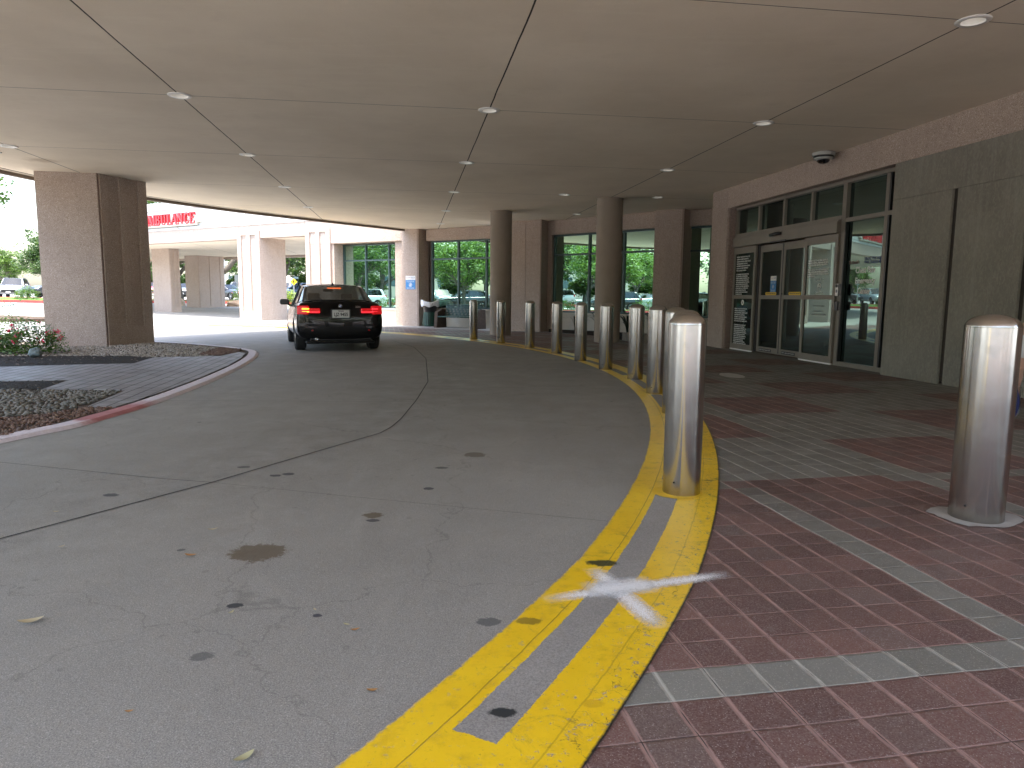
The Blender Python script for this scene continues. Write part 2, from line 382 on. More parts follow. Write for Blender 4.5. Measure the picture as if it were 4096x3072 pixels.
def m_band():
    """yellow double stripe with a bare gap, worn at the edges; UV u metres along, v metres across"""
    t = NT('yellow_curb_paint'); p = t.pos()
    uv = t.n('UVMap').outputs[0]; sx = t.n('SeparateXYZ'); t.set(sx.inputs[0], uv); u, v = sx.outputs[0], sx.outputs[1]
    nz = t.noise(40., 6, .75); nb = t.noise(6., 6, .7); nf = t.noise(180., 3, .6)
    w = t.m('ADD', t.m('MULTIPLY', t.m('SUBTRACT', nz, .5), .030), t.m('MULTIPLY', t.m('SUBTRACT', nb, .5), .014))
    con = t.mix(t.rng(t.noise(3., 5), .3, .7), (.21, .195, .175), (.29, .272, .245))
    con = t.mix(t.rng(nf, .35, .7), t.mix(.5, con, (.12, .11, .1)), t.mix(.3, con, (.5, .47, .43)))
    yel = t.mix(t.rng(t.noise(2.2, 5, .6), .3, .75), (.74, .455, .006), (.83, .55, .014))
    yel = t.mix(t.m('MULTIPLY', t.rng(t.noise(11., 6, .7), .52, .75), .5), yel, (.42, .25, .012))
    yel = t.mix(t.m('MULTIPLY', t.rng(t.noise(70., 4, .7), .62, .72), .45), yel, (.20, .13, .02))
    yel = t.mix(t.m('MULTIPLY', t.m('MULTIPLY', t.rng(t.noise(4.5, 7, .75, None, 1.2), .56, .70), t.rng(t.noise(60., 4, .7), .35, .6)), .7), yel, (.12, .095, .04))
    # bare strip: present between u ranges
    inb = t.m('MULTIPLY', t.m('GREATER_THAN', t.m('ADD', v, t.m('MULTIPLY', w, .6)), .170), t.m('LESS_THAN', t.m('ADD', v, t.m('MULTIPLY', w, .6)), .305))
    us = t.m('MULTIPLY', t.m('GREATER_THAN', t.m('ADD', u, w), UB[0]), t.m('LESS_THAN', t.m('ADD', u, w), UB[1]))
    k = t.m('FLOORED_MODULO', t.m('SUBTRACT', u, UB[2]), UB[3])
    us2 = t.m('MULTIPLY', t.m('MULTIPLY', t.m('GREATER_THAN', k, .28), t.m('LESS_THAN', k, UB[3] - .28)), t.m('GREATER_THAN', u, UB[2]))
    paint = t.m('SUBTRACT', 1, t.m('MULTIPLY', inb, t.m('MAXIMUM', us, us2)))
    # ragged inner edge and peeling outer edge
    paint = t.m('MULTIPLY', paint, t.rng(t.m('ADD', v, t.m('MULTIPLY', w, 1.2)), .003, .012))
    crk = t.voro(7., 'DISTANCE_TO_EDGE', t.vm('ADD', p, t.n('CombineXYZ', i_0=t.m('MULTIPLY', t.noise(18., 4), .16), i_1=t.m('MULTIPLY', t.noise(19., 4), .16))), 'Distance')
    edge = t.rng(v, .36, .5)
    peel = t.m('MULTIPLY', t.rng(t.noise(15., 6, .78), .585, .62), edge)
    peel2 = t.m('MULTIPLY', t.rng(t.noise(33., 5, .75), .60, .65), t.rng(v, .0, .45, .35, 1))
    paint = t.m('MULTIPLY', paint, t.m('SUBTRACT', 1, t.m('MAXIMUM', peel, t.m('MULTIPLY', peel2, .8))))
    cline = t.m('MULTIPLY', t.rng(crk, 0, .012, 1, 0), t.rng(v, .40, .46))
    c = t.mix(paint, con, yel)
    c = t.mix(t.m('MULTIPLY', cline, .8), c, (.05, .035, .01))
    # tooled line in the kerb, and joints across
    tl = t.rng(t.m('ABSOLUTE', t.m('SUBTRACT', t.m('ADD', v, t.m('MULTIPLY', t.m('SUBTRACT', nb, .5), .012)), .135)), .0015, .004, 1, 0)
    tl2 = t.rng(t.m('ABSOLUTE', t.m('SUBTRACT', t.m('ADD', v, t.m('MULTIPLY', t.m('SUBTRACT', nb, .5), .02)), .43)), .0015, .004, 1, 0)
    c = t.mix(t.m('MULTIPLY', t.m('MAXIMUM', tl, t.m('MULTIPLY', tl2, .6)), .6), c, (.16, .10, .01))
    c = t.mix(t.rng(t.m('ADD', v, t.m('MULTIPLY', w, .35)), .528, .536), c, (.018, .017, .015))
    wob = t.m('MULTIPLY', t.m('SUBTRACT', t.noise(30., 5, .8), .5), 1.2)
    for (x, y, rx, ry, col, kk) in [(.42, 3.06, .075, .04, (.022, .03, .015), .95), (-.02, 1.90, .042, .026, (.02, .022, .022), 1.), (.07, 2.48, .05, .03, (.12, .08, .015), .7), (.25, 1.95, .035, .025, (.5, .28, .01), .5)]:
        dv = t.vm('MULTIPLY', t.vm('SUBTRACT', p, (x, y, 0)), (1 / rx, 1 / ry, 0))
        c = t.mix(t.m('MULTIPLY', t.rng(t.m('ADD', t.vm('LENGTH', dv), wob), .8, 1.05, 1, 0), kk), c, col)
    h = t.m('ADD', t.m('MULTIPLY', nf, .3), t.m('ADD', t.m('MULTIPLY', paint, .6), t.m('MULTIPLY', t.m('MAXIMUM', tl, cline), -.8)))
    return t.surf(t.pbsdf(c, t.mix(paint, .75, .38), 0, .45, t.bump(h, .5, .003)))

def m_glass_mirror(name, tint, k, base=(.004, .006, .006)):
    """dark reflective architectural glazing"""
    t = NT(name)
    n = t.bump(t.noise(.9, 2, .4), .12, .01)
    g = t.n('BsdfGlossy'); t.set(g.inputs['Color'], tint); g.inputs['Roughness'].default_value = .0; t.set(g.inputs['Normal'], n)
    d = t.pbsdf(base, .3, 0, .1)
    lw = t.n('LayerWeight'); lw.inputs['Blend'].default_value = .25
    f = t.m('ADD', k, t.m('MULTIPLY', lw.outputs['Fresnel'], .35), clamp=True)
    mx = t.n('MixShader'); t.set(mx.inputs[0], f); t.set(mx.inputs[1], d); t.set(mx.inputs[2], g)
    return t.surf(mx)

def m_carglass(name, tr=.45, col=(.55, .6, .6)):
    t = NT(name)
    a = t.n('BsdfTransparent'); t.set(a.inputs[0], tuple(q * tr for q in col))
    g = t.n('BsdfGlossy'); t.set(g.inputs['Color'], (.9, .9, .9)); g.inputs['Roughness'].default_value = .02
    lw = t.n('LayerWeight'); lw.inputs['Blend'].default_value = .35
    f = t.m('ADD', .05, t.m('MULTIPLY', lw.outputs['Fresnel'], .6), clamp=True)
    mx = t.n('MixShader'); t.set(mx.inputs[0], f); t.set(mx.inputs[1], a); t.set(mx.inputs[2], g)
    return t.surf(mx)

def m_leaf(name, a, b, tr=.35):
    t = NT(name)
    rnd = t.n('NewGeometry').outputs['Random Per Island']
    c = t.mix(rnd, a, b)
    c = t.mix(t.rng(t.noise(.5, 3), .35, .65), t.mix(.3, c, (.02, .05, .012)), c)
    d = t.pbsdf(c, .45, 0, .4)
    tl = t.n('BsdfTranslucent'); t.set(tl.inputs[0], t.mix(.5, c, (.16, .26, .03)))
    mx = t.n('MixShader'); mx.inputs[0].default_value = tr; t.set(mx.inputs[1], d); t.set(mx.inputs[2], tl)
    return t.surf(mx)

def m_steel():
    t = NT('brushed_stainless'); p = t.obj()
    mp = t.n('Mapping'); t.set(mp.inputs['Vector'], p); mp.inputs['Scale'].default_value = (1, 1, 220)
    br = t.noise(4., 4, .6, mp.outputs[0]); sm = t.noise(7., 6, .7, p)
    c = t.mix(t.rng(sm, .55, .75), (.56, .54, .505), (.44, .415, .38))
    c = t.mix(t.rng(t.noise(55., 4, .7, p), .68, .72), c, (.35, .32, .29))
    sz = t.n('SeparateXYZ'); t.set(sz.inputs[0], p)
    c = t.mix(t.m('MULTIPLY', t.rng(t.m('ADD', sz.outputs[2], t.m('MULTIPLY', t.noise(14., 5, .7, p), .12)), .06, .17, 1, 0), .6), c, (.22, .19, .15))
    oi = t.n('ObjectInfo').outputs['Random']
    c = t.mix(t.m('MULTIPLY', oi, .25), c, (.5, .47, .42))
    r = t.m('ADD', .20, t.m('MULTIPLY', t.rng(sm, .48, .66), .07))
    b = t.pbsdf(c, r, 1., .5)
    b.inputs['Anisotropic'].default_value = .92; b.inputs['Anisotropic Rotation'].default_value = .25
    tg = t.n('Tangent'); tg.direction_type = 'RADIAL'; tg.axis = 'Z'; t.set(b.inputs['Tangent'], tg.outputs[0])
    return t.surf(b)

def m_paint_car(name, col, rough=.25, coat=1., spec=.5):
    t = NT(name); b = t.pbsdf(col, rough, .0, spec)
    b.inputs['Coat Weight'].default_value = coat; b.inputs['Coat Roughness'].default_value = .03
    return t.surf(b)

def m_spray():
    t = NT('white_spray_paint'); uv = t.n('UVMap').outputs[0]; sx = t.n('SeparateXYZ'); t.set(sx.inputs[0], uv)
    v = t.m('ABSOLUTE', t.m('SUBTRACT', sx.outputs[1], .5)); u = sx.outputs[0]
    a = t.rng(t.m('ADD', v, t.m('MULTIPLY', t.m('SUBTRACT', t.noise(60., 5, .8), .5), .75)), .0, .5, 1, 0)
    a = t.m('MULTIPLY', a, t.rng(t.noise(300., 3, .75), .33, .60))
    a = t.m('MULTIPLY', a, t.m('MULTIPLY', t.rng(u, 0, .22), t.rng(u, .78, 1., 1, 0)))
    b = t.pbsdf((.78, .78, .78), .7); tr = t.n('BsdfTransparent')
    mx = t.n('MixShader'); t.set(mx.inputs[0], t.m('MULTIPLY', a, 1.9, None, True)); t.set(mx.inputs[1], tr); t.set(mx.inputs[2], b)
    return t.surf(mx)

def m_kerb_red():
    t = NT('faded_red_kerb'); p = t.pos()
    sx = t.n('SeparateXYZ'); t.set(sx.inputs[0], p)
    red = t.mix(t.rng(t.noise(5., 5), .3, .7), (.36, .10, .10), (.46, .17, .17))
    pink = t.mix(t.rng(t.noise(20., 6, .7), .35, .65), (.56, .49, .52), (.70, .63, .66))
    y = t.m('ADD', sx.outputs[1], t.m('MULTIPLY', t.m('SUBTRACT', t.noise(6., 5), .5), .5))
    f = t.m('MULTIPLY', t.rng(y, 6.25, 6.45), t.rng(y, 7.3, 7.75, 1, 0))
    c = t.mix(t.m('MULTIPLY', f, .9), pink, red)
    c = t.mix(t.m('MULTIPLY', t.rng(t.noise(28., 6, .75), .60, .66), .7), c, (.30, .285, .27))
    return t.surf(t.pbsdf(c, .7, 0, .3, t.bump(t.noise(60., 5), .4, .003)))

def m_ground_soil(name, a, b, sc=40.):
    t = NT(name); n = t.noise(sc, 6, .75)
    c = t.mix(t.rng(n, .3, .7), a, b)
    return t.surf(t.pbsdf(c, .95, 0, .2, t.bump(t.m('ADD', n, t.voro(sc * 1.2)), 1., .02)))

def m_stone(name, cols):
    t = NT(name); r = t.n('NewGeometry').outputs['Random Per Island']
    st = [(i / max(1, len(cols) - 1), c) for i, c in enumerate(cols)]
    c = t.ramp(r, st); c = t.mix(t.rng(t.noise(70., 3), .3, .7), t.mix(.3, c, (.05, .045, .04)), c)
    return t.surf(t.pbsdf(c, .7, 0, .3))

def m_plywood():
    t = NT('painted_osb'); p = t.pos()
    mp = t.n('Mapping'); t.set(mp.inputs['Vector'], p); mp.inputs['Rotation'].default_value = (.3, .5, .4); mp.inputs['Scale'].default_value = (1, 1, .55)
    n1 = t.voro(26., 'SMOOTH_F1', mp.outputs[0]); n2 = t.noise(24., 5, .65, mp.outputs[0], 1.3)
    c = t.mix(t.rng(t.noise(1.1, 5), .3, .7), (.172, .160, .132), (.236, .222, .184))
    c = t.mix(t.m('MULTIPLY', t.rng(n2, .45, .7), .55), c, (.32, .305, .25))
    mp2 = t.n('Mapping'); t.set(mp2.inputs['Vector'], p); mp2.inputs['Scale'].default_value = (9, 9, .5)
    c = t.mix(t.m('MULTIPLY', t.rng(t.noise(1., 5, .6, mp2.outputs[0]), .52, .72), .35), c, (.30, .30, .26))
    return t.surf(t.pbsdf(c, .7, 0, .3, t.bump(t.m('ADD', n1, n2), .6, .006)))
# ------------------------------------------------------------------ plan (metres; camera above the origin, +Y away from it)
CX, CY, RI = -15.76, 9.64, 17.35            # the drive is a disc; the painted kerb runs round it
def arc(r, th): return (CX + r * math.cos(th), CY + r * math.sin(th))
BOLL_TH = [(1.062, 4.25), (1.395, 5.62), (1.70, 7.28), (1.821, 8.81), (1.832, 10.35), (1.576, 11.75), (1.299, 13.28), (.951, 14.99), (.415, 16.6), (-.30, 18.12), (-1.09, 19.6)]
TH0 = -1.05
def th_of(p): return math.atan2(p[1] - CY, p[0] - CX)
UO = .85 * (-.385 - TH0) ** 2 / 2      # the kerb tightens a little near the camera, so arc lengths shorten
UB = (RI * (-.464 - TH0) - UO, RI * (th_of(BOLL_TH[0]) - TH0) - UO, RI * (th_of(BOLL_TH[0]) - TH0) - UO, RI * (th_of(BOLL_TH[10]) - th_of(BOLL_TH[0])) / 10)
def gz(x, y):
    d = math.hypot(x, y); return max(0., min(1.0, (d - 40) * .02))

M_conc = m_concrete('drive_concrete', stains=[(-1.19, 3.17, .135, .12, (.10, .072, .042), .85), (-.28, 5.25, .08, .09, (.11, .085, .06), .8), (-1.07, 2.6, .035, .022, (.03, .032, .036), .95),
    (-2.40, 4.09, .05, .03, (.05, .05, .055), .9), (-1.58, 4.58, .04, .03, (.04, .04, .045), .9), (-1.51, 4.62, .045, .03, (.04, .04, .045), .9), (-1.88, 4.8, .05, .03, (.05, .05, .05), .8),
    (-.52, 4.29, .035, .03, (.04, .04, .045), .9), (-.74, 3.65, .04, .025, (.04, .04, .045), .9), (-.76, 3.74, .06, .05, (.10, .075, .045), .9), (-1.03, 2.21, .04, .03, (.07, .07, .07), .7),
    (-.73, 2.52, .02, .015, (.04, .04, .05), .9), (-.49, 4.83, .05, .03, (.05, .05, .05), .8), (-1.56, 3.19, .02, .02, (.06, .06, .06), .8), (-.08, 2.48, .05, .04, (.08, .08, .08), .8)])
M_conc_far = m_concrete('pale_concrete', (.35, .338, .316))  # paler concrete base for the ground beyond the drive
M_pav = m_pavers('red_and_grey_pavers'); M_pav2 = m_pavers('island_pavers', 'path')
M_band = m_band()
M_pink = m_aggregate('pink_aggregate', (.415, .333, .278), (.17, .125, .10), (.62, .53, .47))
M_pink_dk = m_aggregate('brown_aggregate', (.27, .20, .165), (.12, .085, .07), (.45, .37, .32))
M_col = varied('painted_round_column', (.275, .225, .175), .08, 2., .75, 60., .25)
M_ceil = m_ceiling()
M_white = varied('white_fascia_render', (.46, .455, .44), .05, 1.2, .8, 50., .2)
M_lip = varied('soffit_drip_edge', (.16, .125, .095), .2, 3., .7)
M_frame_g = flat('green_grey_aluminium', (.055, .088, .085), .4, .3)
M_frame_b = varied('bronze_aluminium', (.185, .162, .128), .08, 3., .42, 80., .05, .55)
M_black = flat('black_plastic', (.012, .012, .013), .35)
M_rub = flat('black_rubber', (.015, .015, .015), .75)
M_chr = flat('chrome', (.7, .7, .7), .12, 1.)
M_gl_w = m_glass_mirror('green_mirror_glass', (.60, .92, .78), .74)
M_gl_e = m_glass_mirror('entrance_glass', (.44, .66, .58), .22)
M_wtxt = flat('white_lettering', (.82, .82, .78), .5)
M_cream = varied('cream_sill_wall', (.56, .52, .45), .06, 2., .8, 60., .2)
M_trim = flat('white_trim', (.74, .73, .70), .45)
M_dkgrey = flat('dark_grey_plastic', (.05, .05, .055), .4)

# ------------------------------------------------------------------ ground
g = MB(); xs = [-170, -140, -115, -95, -80, -68, -58, -48, -40, -32, -24, -16, -8, 0, 10, 20, 35, 60, 110]
ys = [-90, -60, -40, -25, -12, 0, 10, 20, 28, 34, 40, 46, 52, 58, 64, 72, 82, 95, 120, 170, 260]
g.add([(x, y, gz(x, y)) for y in ys for x in xs], [(j * len(xs) + i, j * len(xs) + i + 1, (j + 1) * len(xs) + i + 1, (j + 1) * len(xs) + i) for j in range(len(ys) - 1) for i in range(len(xs) - 1)])
g.build('ground', M_conc_far, kind='structure')
N = 160
disc = [arc(17.5, 2 * math.pi * i / N) for i in range(N)]
MB().sheet(disc, .004).build('driveway', M_conc, kind='structure')
ths = [-.95 + i * (1.355 + .95) / 70 for i in range(71)]
plaza = [arc(17.502, t) for t in ths] + [(-11.4, 30.6), (-4, 29.3), (0, 26), (4.8, 22.4), (6.6, 21), (7.4, 9), (9.5, -4), (9.5, -9)]
MB().sheet(plaza, .004).build('paved_plaza', M_pav, kind='structure')
bt = [TH0 + i * (1.40 - TH0) / 140 for i in range(141)]
bo_ = lambda t: -max(0., -.385 - t) * .85
MB().strip([arc(RI + bo_(t), t) for t in bt], [arc(RI + .54 + bo_(t) * .8, t) for t in bt], .009, 0., .54).build('painted_kerb_strip', M_band, kind='structure')
MB().sheet([(-11.9, 31.4), (-10.4, 29.4), (-4.9, 27.2), (-3.9, 26.55), (-.6, 24.45), (1.3, 24.2), (1.2, 25.5), (-3.6, 28.9), (-9, 32)], .008).build('sidewalk', varied('sidewalk_concrete', (.36, .34, .31), .12, 1.5, .8), kind='structure')
# saw-cut joints in the drive
J = MB()
def seg(pts, w, z=.0065):
    L = []; Rr = []
    for i, p in enumerate(pts):
        a = V(pts[max(0, i - 1)]); b = V(pts[min(len(pts) - 1, i + 1)]); d = (b - a).normalized()
        L.append((p[0] - d.y * w / 2, p[1] + d.x * w / 2)); Rr.append((p[0] + d.y * w / 2, p[1] - d.x * w / 2))
    J.strip(L, Rr, z)
seg([(-4.2, .6), (-2.51, 3.32), (-1.92, 4.4), (-1.49, 5.35), (-1.16, 6.06), (-1.11, 6.35), (-1.09, 6.8), (-1.11, 8.05), (-1.19, 9.83), (-1.67, 13.49), (-2.3, 16.4), (-3.3, 19)], .013)
seg([(-4.0, 4.98), (-2.3, 4.47), (-1.92, 4.385)], .006); seg([(-1.92, 4.385), (-1.09, 4.13), (-.08, 3.84), (.56, 3.66)], .003); seg([(-4.0, 7.83), (-1.09, 7.91)], .006)
seg([(-1.11, 9.0), (1.5, 9.6)], .005); seg([(-5.2, 13.4), (-1.6, 13.2), (1.1, 13.3)], .006); seg([(-6, 18.2), (-3, 18.0), (-.3, 17.4)], .006)
J.build('driveway_joints', flat('joint_sealant', (.016, .015, .014), .8), kind='structure')
# white sprayed X where the next post goes
X = MB(); C0 = (.45, 2.77)
for P0, P1, w in [((.12, 2.655), (.97, 2.945), .10), ((.365, 3.0), (.555, 2.41), .12), ((.30, 2.735), (.62, 2.825), .19)]:
    d = (V(P1) - V(P0)).normalized() * 1.; nrm = V((-d.y, d.x)) * w / 2; X2 = []
    pts = [V(P0).lerp(V(P1), i / 12) for i in range(13)]
    X.strip([(q + nrm)[:] for q in pts], [(q - nrm)[:] for q in pts], .0125 + .002 * len(X.f) / 12)
    for i in range(1, 13):
        for k in range(4):
            u0, v0 = X.uv[-13 + i][k]; X.uv[-13 + i][k] = (u0 / (V(P1) - V(P0)).length, v0)
X.build('spray_paint_mark', m_spray(), kind='structure')

# ------------------------------------------------------------------ wall frames
def frame(A, d):
    d = V((d[0], d[1])).normalized(); n = V((-d.y, d.x))
    def F(s, z, o=0.): return V((A[0] + d.x * s + n.x * o, A[1] + d.y * s + n.y * o, z))
    F.d = d; F.n = n; F.A = A
    return F
def text_M(F, s, z, o=-.004):
    p = F(s, z, o); d = F.d
    return Matrix(((d.x, 0, d.y, p.x), (d.y, 0, -d.x, p.y), (0, 1, 0, p.z), (0, 0, 0, 1)))

bld = empty('hospital_building', (0, 27, 0), label='hospital wing of pink aggregate panels with tall green windows and glass entrance', cat='building')
bld.location = (0, 0, 0)
def window(F, s0, s1, z0, z1, mull, tran, rec, parent=bld, mat=M_frame_g, gl=M_gl_w, w=.06, dep=.10, name='window'):
    m = MB()
    m.fbox(F, s0, s0 + w, rec, rec + dep, z0, z1); m.fbox(F, s1 - w, s1, rec, rec + dep, z0, z1)
    m.fbox(F, s0 + w, s1 - w, rec, rec + dep, z0, z0 + w); m.fbox(F, s0 + w, s1 - w, rec, rec + dep, z1 - w, z1)
    for a in mull: m.fbox(F, a - w / 2, a + w / 2, rec - .003, rec + dep - .01, z0 + w, z1 - w)
    ss = [s0 + w] + [x for a in mull for x in (a - w / 2, a + w / 2)] + [s1 - w]
    for b in tran:
        for i in range(0, len(ss), 2): m.fbox(F, ss[i], ss[i + 1], rec, rec + dep - .005, b - w / 2, b + w / 2)
    o = m.build(name, mat, parent)
    MB().fbox(F, s0 + .02, s1 - .02, rec + .055, rec + .065, z0 + .02, z1 - .02).build('glass', gl, o)
    return o
def panels(m, F, s0, s1, z0, z1, cells, zt, zb, proud=.03, o=0.):
    """raised stiles and rails round sunken panels; cells are (a,b) fractions"""
    L = s1 - s0; cuts = [0.] + [q for c in cells for q in c] + [1.]
    for i in range(0, len(cuts), 2): m.fbox(F, s0 + L * cuts[i], s0 + L * cuts[i + 1], o - proud, o + .01, z0, z1)
    for a, b in cells:
        m.fbox(F, s0 + L * a, s0 + L * b, o - proud, o + .01, z0, zb)
        if zt < z1: m.fbox(F, s0 + L * a, s0 + L * b, o - proud, o + .01, zt, z1)

# --- far range: line from the ambulance pillar to the end pier
FA = frame((-11.63, 32.68), (.857, -.516))
w = MB(); w.fbox(FA, 2.95, 8.40, 0, .55, 3.39, 4.39); w.fbox(FA, 4.47, 4.60, .06, .70, 0, 3.39); w.fbox(FA, 7.95, 8.5, .10, .7, 0, 3.39); w.fbox(FA, 2.95, 4.47, .1, .75, 0, 3.39)
w.fbox(FA, 2.9, 9.6, .75, 1.2, 0, 6.2); w.build('wall', M_pink, bld)
w = MB(); w.fbox(FA, 2.95, 9.4, -.02, .6, 4.39, 6.0); w.build('parapet', M_white, bld)
w = MB(); w.fbox(FA, 4.6, 7.95, .52, .74, 0, .62); w.fbox(FA, 4.6, 7.95, .46, .74, .62, .67); w.build('sill_wall', M_cream, bld)
w = MB(); panels(w, FA, 2.98, 4.47, 0, 4.07, [(.17, .42), (.58, .84)], 3.9, .42, .05, .0); w.fbox(FA, 2.98, 4.47, .01, .09, 0, 4.05); w.build('pilaster', M_pink, bld)
window(FA, 4.60, 7.95, .67, 3.36, [5.90, 7.19], [2.68], .58)
# --- end pier and the curved window bays
FP5 = frame((-4.45, 28.35), (.84, -.542))
m = MB(); m.fbox(FP5, 0, .87, 0, .62, 0, 3.81); m.build('pier', M_pink, bld)
m = MB(); m.fbox(FP5, .80, .835, -.012, .0, 0, 3.81); m.fbox(FP5, .87, .875, .02, .05, 0, 3.81); m.build('pier_joint', M_pink_dk, bld)
FW2 = frame((-3.31, 27.96), (.842, -.539))
m = MB(); m.fbox(FW2, -.15, 3.55, 0, .5, 3.35, 3.80); m.build('wall', M_pink, bld)
window(FW2, -.02, 3.5, .72, 3.35, [1.31, 2.63], [2.645], .15)
m = MB(); m.fbox(FW2, -.1, 3.5, .20, .5, 0, .66); m.fbox(FW2, -.1, 3.5, .12, .5, .66, .72); m.fbox(FW2, .02, .2, .14, .2, 0, .66); m.build('sill_wall', M_cream, bld)
FP6 = frame((-.12, 24.86), (.86, -.51))
m = MB(); m.fbox(FP6, 0, .635, 0, .6, 0, 3.81); m.fbox(FP6, .65, 1.26, 0, .6, 0, 3.81); m.fbox(FP6, .635, .65, .015, .58, 0, 3.81); m.build('pier', M_pink, bld)
m = MB(); m.fbox(FP6, 1.22, 1.245, -.012, 0, 0, 3.81); m.build('pier_joint', M_pink_dk, bld)
FW3 = frame((1.35, 24.40), (2.95, -2.75))
m = MB(); m.fbox(FW3, -.2, 4.15, 0, .5, 3.32, 3.80); m.build('wall', M_pink, bld)
m = MB(); m.fbox(FW3, -.6, -.075, .06, .6, 0, 3.8); m.build('jamb', M_pink, bld)
window(FW3, -.08, 4.1, .68, 3.32, [1.45, 2.82], [2.64], .15)
m = MB(); m.fbox(FW3, -.1, 4.1, .19, .5, 0, .62); m.fbox(FW3, -.1, 4.1, .12, .5, .62, .68); m.build('sill_wall', M_cream, bld)
FP7 = frame((4.26, 21.50), (.80, -.60))
m = MB(); m.fbox(FP7, 0, .93, 0, .75, 0, 3.81); m.build('pier', M_pink, bld)
m = MB(); m.fbox(FP7, .88, .905, -.012, 0, 0, 3.81); m.fbox(FP7, .93, .935, .03, .06, 0, 3.81); m.build('pier_joint', M_pink_dk, bld)
FW4 = frame((5.06, 21.45), (.77, -.64))
m = MB(); m.fbox(FW4, -.3, 3.5, 0, .5, 3.34, 3.80); m.build('wall', M_pink, bld)
window(FW4, 0, 3.4, .62, 3.34, [1.4, 2.9], [2.62], .12)
m = MB(); m.fbox(FW4, 0, 3.4, .16, .5, 0, .56); m.fbox(FW4, 0, 3.4, .10, .5, .56, .62); m.build('sill_wall', M_cream, bld)
# solid core behind the glazing so that nothing shines through
m = MB()
for F, a, b in ((FW2, -.6, 4.0), (FW3, -.5, 4.5), (FW4, -.5, 3.6)): m.fbox(F, a, b, .75, 1.2, 0, 5.2)
m.prism([(7.4, 18.05), (9.6, 17.6), (9.6, 22), (8.3, 19.3), (7.5, 19.75)], 0, 3.805); m.build('core_wall', M_pink_dk, bld)
# --- entrance range
FE = frame((4.97, 17.9), (.155, -.988))
m = MB(); m.fbox(FE, .02, .86, 0, 2.6, 0, 3.81); m.build('pier', M_pink, bld)
m = MB(); m.fbox(FE, .868, 14, 0, .6, 3.335, 3.81); m.build('wall', M_pink, bld)
m = MB(); m.fbox(FE, .86, .90, .05, .45, 0, 3.335); m.fbox(FE, .3, 16, .95, 1.4, 0, 5.2); m.fbox(FE, 9.9, 16, .05, .9, 0, 3.335); m.build('core_wall', M_pink_dk, bld)

ent = MB(); r0 = .20
Z = 3.33
ent.fbox(FE, .90, .99, r0, r0 + .14, 0, Z); ent.fbox(FE, .99, 9.0, r0 - .03, r0 + .14, 3.27, Z)
for a, b in ((1.97, 2.04), (3.01, 3.07), (4.03, 4.09)): ent.fbox(FE, a, b, r0, r0 + .12, 2.72, 3.27)
ent.fbox(FE, 5.06, 5.17, r0 - .012, r0 + .14, 0, 3.27); ent.fbox(FE, 6.2, 6.28, r0 - .006, r0 + .14, 0, 3.27)
ent.fbox(FE, .99, 5.06, r0 - .02, r0 + .14, 2.65, 2.72); ent.fbox(FE, 5.17, 6.2, r0 - .004, r0 + .12, 2.59, 2.66); ent.fbox(FE, 6.28, 9, r0 - .004, r0 + .12, 2.59, 2.66)
ent.fbox(FE, 5.17, 6.2, r0 - .01, r0 + .13, .0, .08); ent.fbox(FE, 6.28, 9, r0 - .01, r0 + .13, .0, .08)
eo = ent.build('entrance_frame', M_frame_b, bld)
m = MB(); m.fbox(FE, .99, 5.06, r0 + .06, r0 + .07, 2.72, 3.27); m.fbox(FE, 5.17, 6.2, r0 + .06, r0 + .07, 2.66, 3.27); m.fbox(FE, 5.17, 6.2, r0 + .06, r0 + .07, .08, 2.59); m.fbox(FE, 6.28, 9, r0 + .06, r0 + .07, .08, 3.27)
m.build('glass', M_gl_e, eo)
m = MB(); m.fbox(FE, 5.165, 5.195, r0 - .008, r0 + .05, .08, 2.59); m.fbox(FE, 6.275, 6.32, r0 - .003, r0 + .05, .08, 3.27); m.build('gasket', M_black, eo)
m = MB(); m.fbox(FE, .99, 5.06, r0 - .10, r0 + .12, 2.41, 2.615); m.fbox(FE, .99, 5.06, r0 - .075, r0 + .12, 2.615, 2.65)
hd = put('door_operator_box', bevelled(m.mesh('h', M_frame_b), .006), bld)
m = MB(); m.tube([FE(2.76, 2.545, r0 - .115), FE(2.79, 2.555, r0 - .14), FE(3.15, 2.565, r0 - .14), FE(3.18, 2.555, r0 - .115)], [.02, .034, .034, .02], 12)
put('motion_sensor', m.mesh('ms', M_black, True), hd)
m = MB(); m.fbox(FE, 2.74, 3.36, r0 - .115, r0 - .10, 2.395, 2.425); m.build('safety_sensor', M_black, hd)
def leaf_door(name, s0, s1, rec, top=2.40, kick=M_frame_b, st=.075):
    m = MB()
    m.fbox(FE, s0, s0 + st, rec, rec + .05, .03, top); m.fbox(FE, s1 - st, s1, rec, rec + .05, .03, top)
    m.fbox(FE, s0 + st, s1 - st, rec + .002, rec + .048, top - .15, top); m.fbox(FE, s0 + st, s1 - st, rec + .002, rec + .048, 1.205, 1.29); m.fbox(FE, s0 + st, s1 - st, rec + .002, rec + .048, .03, .15)
    o = m.build(name, M_frame_b, bld)
    g_ = MB(); g_.fbox(FE, s0 + st - .01, s1 - st + .01, rec + .02, rec + .03, .14, 1.21); g_.fbox(FE, s0 + st - .01, s1 - st + .01, rec + .02, rec + .03, 1.28, top - .14)
    g_.build('glass', M_gl_e, o); return o
sl1 = leaf_door('side_light', .99, 2.04, r0 - .05); sd1 = leaf_door('sliding_door', 2.13, 3.09, r0 + .02, 2.38); sd2 = leaf_door('sliding_door', 3.09, 4.0, r0 + .02, 2.38); sl2 = leaf_door('side_light', 3.99, 5.05, r0 - .05)
m = MB(); m.fbox(FE, 2.04, 2.13, r0 - .0, r0 + .1, .03, 2.41); m.fbox(FE, 3.075, 3.1, r0 + .012, r0 + .03, .05, 2.37); m.build('door_seal', M_black, bld)
